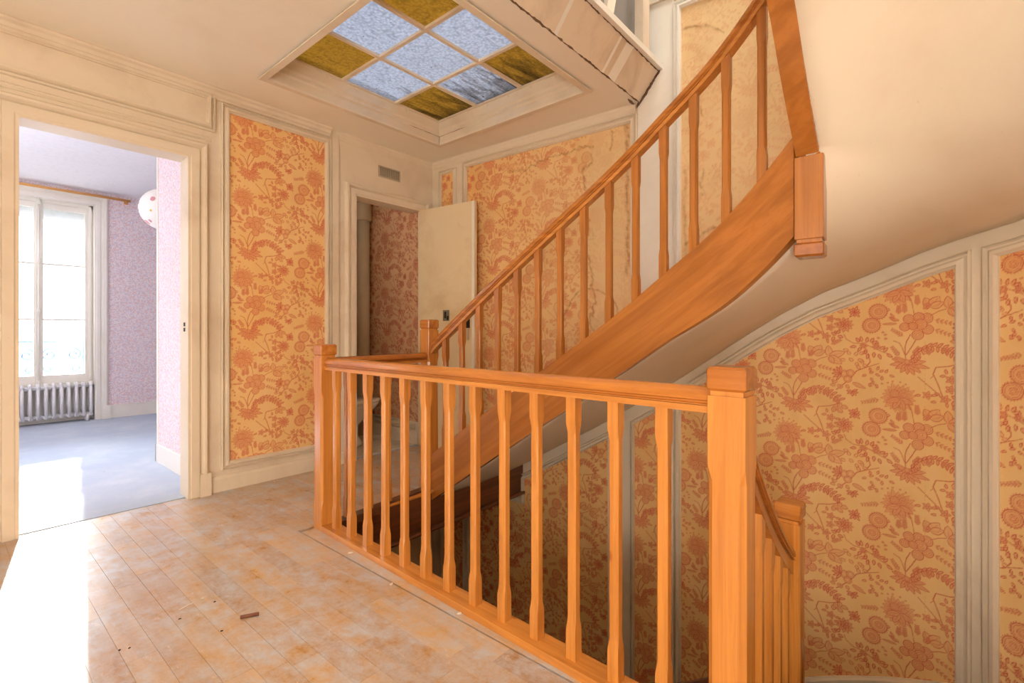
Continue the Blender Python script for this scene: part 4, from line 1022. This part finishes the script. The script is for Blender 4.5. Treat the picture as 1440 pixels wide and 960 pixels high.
struct(MB().box((WX0-.02, VW-.02, .0), (WX0+.012, 8.0, WZ1)).box((WX1-.012, VW-.02, 0), (WX1+.02, 8.0, WZ1)).box((WX0, VW-.02, WZ1-.012), (WX1, 8.0, WZ1+.02)).box((WX0, VW+.155, 0), (WX1, VW+.18, WZ0)).build('trim_12', 'whitewood'))
struct(MB().box((1.36, VW-.022, 0), (3.14, VW, .15)).box((1.36, VW-.03, .15), (3.14, VW, .165)).box((1.33, VW-.045, 0), (1.41, VW, .17)).build('baseboard_window', 'whitewood'))
win = empty('window_1', ((WX0+WX1)/2, 7.95, WZ0)); win['kind'] = 'structure'
YW = 7.95
box('window_sill', (WX0+.012, YW-.06, WZ0-.03), (WX1-.012, YW+.1, WZ0+.005), 'whitewood', win)
MB().box((WX0+.012, YW-.03, WZ0), (WX0+.05, YW+.05, WZ1-.012)).box((WX1-.05, YW-.03, WZ0), (WX1-.012, YW+.05, WZ1-.012)).box((WX0+.012, YW-.03, WZ1-.05), (WX1-.012, YW+.05, WZ1-.012)).build('window_frame', 'whitewood', win)
mid = (WX0+WX1)/2
for a, b in ((WX0+.05, mid-.004), (mid+.004, WX1-.05)):
    z0, z1 = WZ0+.006, WZ1-.052; st_ = .036; yb, yt = YW-.022, YW+.022
    sh = MB().box((a, yb, z0), (a+st_, yt, z1)).box((b-st_, yb, z0), (b, yt, z1)).box((a+st_, yb, z0), (b-st_, yt, z0+.10)).box((a+st_, yb, z1-.06), (b-st_, yt, z1)).build('sash', 'whitewood', win)
    g0, g1 = z0+.10, z1-.06; hgt = (g1-g0)/3
    for k in (1, 2): box('glazing_bar', (a+st_, yb+.008, g0+hgt*k-.010), (b-st_, yt-.008, g0+hgt*k+.010), 'whitewood', sh)
    for k in range(3): box('pane', (a+st_, YW-.002, g0+hgt*k+(.010 if k else 0)), (b-st_, YW+.002, g0+hgt*(k+1)-(.010 if k < 2 else 0)), 'glass', sh)
MB().box((mid-.028, YW-.040, WZ0+.006), (mid+.028, YW-.022, WZ1-.05)).build('meeting_stile', 'whitewood', win)
MB().tube([(mid, YW-.052, WZ0), (mid, YW-.052, WZ1-.01)], .009, 10).build('espagnolette_rod', 'whitewood', win, True)
for z in (WZ0+.02, 1.33, 1.92, WZ1-.05): MB().tube([(mid, YW-.052, z-.03), (mid, YW-.052, z+.03)], .016, 10).build('rod_guide', 'whitewood', win, True)
box('hinge_cover', (WX1-.060, YW-.05, .50), (WX1-.03, YW-.03, 2.635), 'whitewood', win)
box('roller_shutter_box', (WX0, 8.02, 2.43), (WX1, 8.10, 2.66), 'shutter', win)
# radiator in the niche
rad = empty('radiator', (.73, 7.84, .004)); tag(rad, 'white cast-iron column radiator under the bedroom window', 'radiator')
rp = None
for i in range(15):
    x = .29+.0665*i
    if rp is None:
        m = MB()
        for dy in (-.048, .048): m.tube([(x, 7.84+dy, .075), (x, 7.84+dy, .455)], .0165, 10)
        m.tube([(x, 7.78, .085), (x, 7.90, .085)], .020, 10); m.tube([(x, 7.775, .44), (x, 7.84, .468), (x, 7.905, .44)], .019, 10)
        m.lathe((x, 7.792, .44), [(.016, 0), (.019, .012), (.015, .030), (.006, .036)], 10)
        rp = m.build('section', 'rad', rad, True, loc=(x, 7.84, .004)); l1 = rp.location.copy()
    else: dup(rp, rad, (l1.x+.0665*i, l1.y, l1.z))
MB().tube([(.27, 7.84, .43), (1.235, 7.84, .43)], .022, 10).build('top_header', 'rad', rad, True)
MB().tube([(.27, 7.84, .095), (1.235, 7.84, .095)], .022, 10).build('bottom_header', 'rad', rad, True)
for x in (.33, 1.19):
    for dy in (-.048, .048): MB().tube([(x, 7.84+dy, .004), (x, 7.84+dy, .09)], .015, 8).build('foot', 'rad', rad, True)
tr = empty('curtain_rod', (.75, 7.75, 2.755)); tag(tr, 'wooden curtain rod above the bedroom window', 'curtain rod')
MB().tube([(-.3, 7.75, 2.755), (1.60, 7.75, 2.755)], .016, 12).build('rod', 'brass', tr, True)
for x in (-.25, 1.57): MB().box((x-.008, 7.745, 2.735), (x+.008, 7.83, 2.745)).box((x-.02, 7.82, 2.72), (x+.02, 7.83, 2.76)).build('bracket', 'brass', tr)
ln = empty('paper_lantern', (1.50, 5.90, 2.33)); tag(ln, 'round white paper lantern with coloured blossoms, half behind the partition', 'lamp')
prof = []; rr = .215
for i in range(41):
    a_ = -PI/2+PI*i/40; q = rr*math.cos(a_); prof.append((max(q + (.0025 if i % 2 else -.001), .02), rr*.96*math.sin(a_)))
MB().lathe((1.50, 5.90, 2.33), prof, 32).build('shade', 'lantern', ln, True)
MB().tube([(1.50, 5.90, 2.53), (1.50, 5.90, HB)], .004, 6).build('cord', 'whitewood', ln)
MB().lathe((1.50, 5.90, HB-.03), [(.02, 0), (.04, .01), (.045, .03)], 14).build('ceiling_rose', 'whitewood', ln)
# wrought-iron balcony guard outside the window
bg_ = empty('balcony_guard', (.77, 8.35, 0)); tag(bg_, 'blue-grey wrought-iron scroll guard outside the bedroom window', 'railing')
YG = 8.35
MB().box((-.3, YG-.015, .955), (2.0, YG+.015, .975)).build('top_bar', 'iron', bg_); MB().box((-.3, YG-.008, .875), (2.0, YG+.008, .883)).build('middle_bar', 'iron', bg_); MB().box((-.3, YG-.012, .10), (2.0, YG+.012, .12)).build('bottom_bar', 'iron', bg_)
def spiral(cx, cz, r, a0, turns, sgn): return [(cx+sgn*(r*(1-.75*t/30))*math.cos(a0+turns*2*PI*t/30), YG, cz+(r*(1-.75*t/30))*math.sin(a0+turns*2*PI*t/30)) for t in range(31)]
for k in range(5):
    cx = -.05+.43*k
    for sgn in (-1, 1):
        MB().tube(spiral(cx+sgn*.10, .80, .075, PI/2, 1.3, sgn), .012, 6).build('scroll', 'iron', bg_)
        MB().tube(spiral(cx+sgn*.07, .62, .05, -PI/2, 1.1, sgn), .010, 6).build('scroll', 'iron', bg_)
        MB().tube([(cx+sgn*.18*math.sin(PI*t/12), YG, .62+.02*math.cos(PI*t/12)-.30*t/12) for t in range(13)], .010, 6).build('scroll', 'iron', bg_)
    MB().tube([(cx, YG, .12), (cx, YG, .955)], .012, 6).build('bar', 'iron', bg_)
    MB().lathe((cx, YG, .76), [(.004, -.07), (.02, -.03), (.026, 0), (.014, .035), (.004, .07)], 10).build('boss', 'iron', bg_)
struct(box('floor_balcony', (-1.0, 8.1, -.1), (2.6, 8.45, .09), 'whitewood'))

# ------------------------------------------------------------------ litter on the floor
def gp(X, Y):      # a point of the floor from its bearing and depth
    d = 753.5/(Y-465); l = (X-720)/685*d; ca, sa = math.cos(AZ), math.sin(AZ); return (l*sa+d*ca, -l*ca+d*sa)
def lump(name, p, r, h, mat, label, cat, group=None, el=1.6, seed=0):
    rn = random.Random(seed); m = MB(); n = 7; V = []; rot = rn.uniform(0, PI)
    for z, q in ((0, 1), (h*.7, .85), (h, .4)):
        for i in range(n):
            a_ = 2*PI*i/n; k = q*r*rn.uniform(.75, 1.2); x, y = k*el*math.cos(a_), k*math.sin(a_)
            V.append((p[0]+x*math.cos(rot)-y*math.sin(rot), p[1]+x*math.sin(rot)+y*math.cos(rot), z+p[2]))
    F = [tuple(range(n-1, -1, -1)), tuple(2*n+i for i in range(n))]
    for k in range(2):
        for i in range(n): F.append((k*n+i, k*n+(i+1) % n, (k+1)*n+(i+1) % n, (k+1)*n+i))
    m.add(V, F); return tag(m.build(name, mat, None, loc=p), label, cat, group)
q0, q1 = gp(338, 870), gp(364, 865)
tag(MB().tube([q0+(.0065,), lerp(q0, q1, .5)+(.007,), q1+(.0065,)], .0065, 10).build('wooden_peg', 'stick', None, True), 'short brown wooden peg lying on the parquet', 'peg')
for k, (X, Y, lab) in enumerate(((312, 887, 'black crumb nearest the sunlit patch, longest of the pair'), (422, 852, 'dark dot-like crumb beside the brown peg'), (254, 870, 'small brown crumb below the pale splinter'), (300, 910, 'black crumb near the bottom of the dusty area'), (287, 913, 'tiny grey crumb at the lower edge'))):
    X = {312: 312, 422: 302, 254: 253, 300: 182, 287: 168}[X]; Y = {887: 887, 852: 846, 870: 870, 910: 911, 913: 914}[Y]
    lab = ('dark crumb between the long bright sun patch and the peg', 'small dark dot of grit just behind the brown peg', 'brown crumb of dirt in the middle of the dusty parquet', 'black crumb close beside the sun patch, right of its twin', 'tiny black crumb at the very edge of the sun patch')[k]
    lump('crumb', gp(X, Y)+(0,), .0032, .003, 'crumb', lab, 'dirt', 'crumbs on the parquet', seed=k)
for k, (X, Y, lab) in enumerate(((493, 777, 'white plaster flake near the foot of the far newel'), (550, 821, 'white plaster flake midway along the balustrade sill'), (646, 862, 'grey plaster chip against the balustrade sill'), (285, 841, 'pale plaster crumb in the middle of the floor'), (386, 677, 'tiny white flake by the skirting of the papered wall'))):
    lump('plaster_flake', gp(X, Y)+(0,), .007 if k < 3 else .004, .003, 'flake', lab, 'debris', 'plaster flakes on the parquet', 1.9, seed=20+k)
a_, b_ = gp(252, 858), gp(276, 846)
tag(MB().tube([a_+(.002,), lerp(a_, b_, .5)+(.004,), b_+(.002,)], .0016, 6).build('splinter', 'flake', None), 'thin pale wood splinter on the dusty parquet', 'splinter')
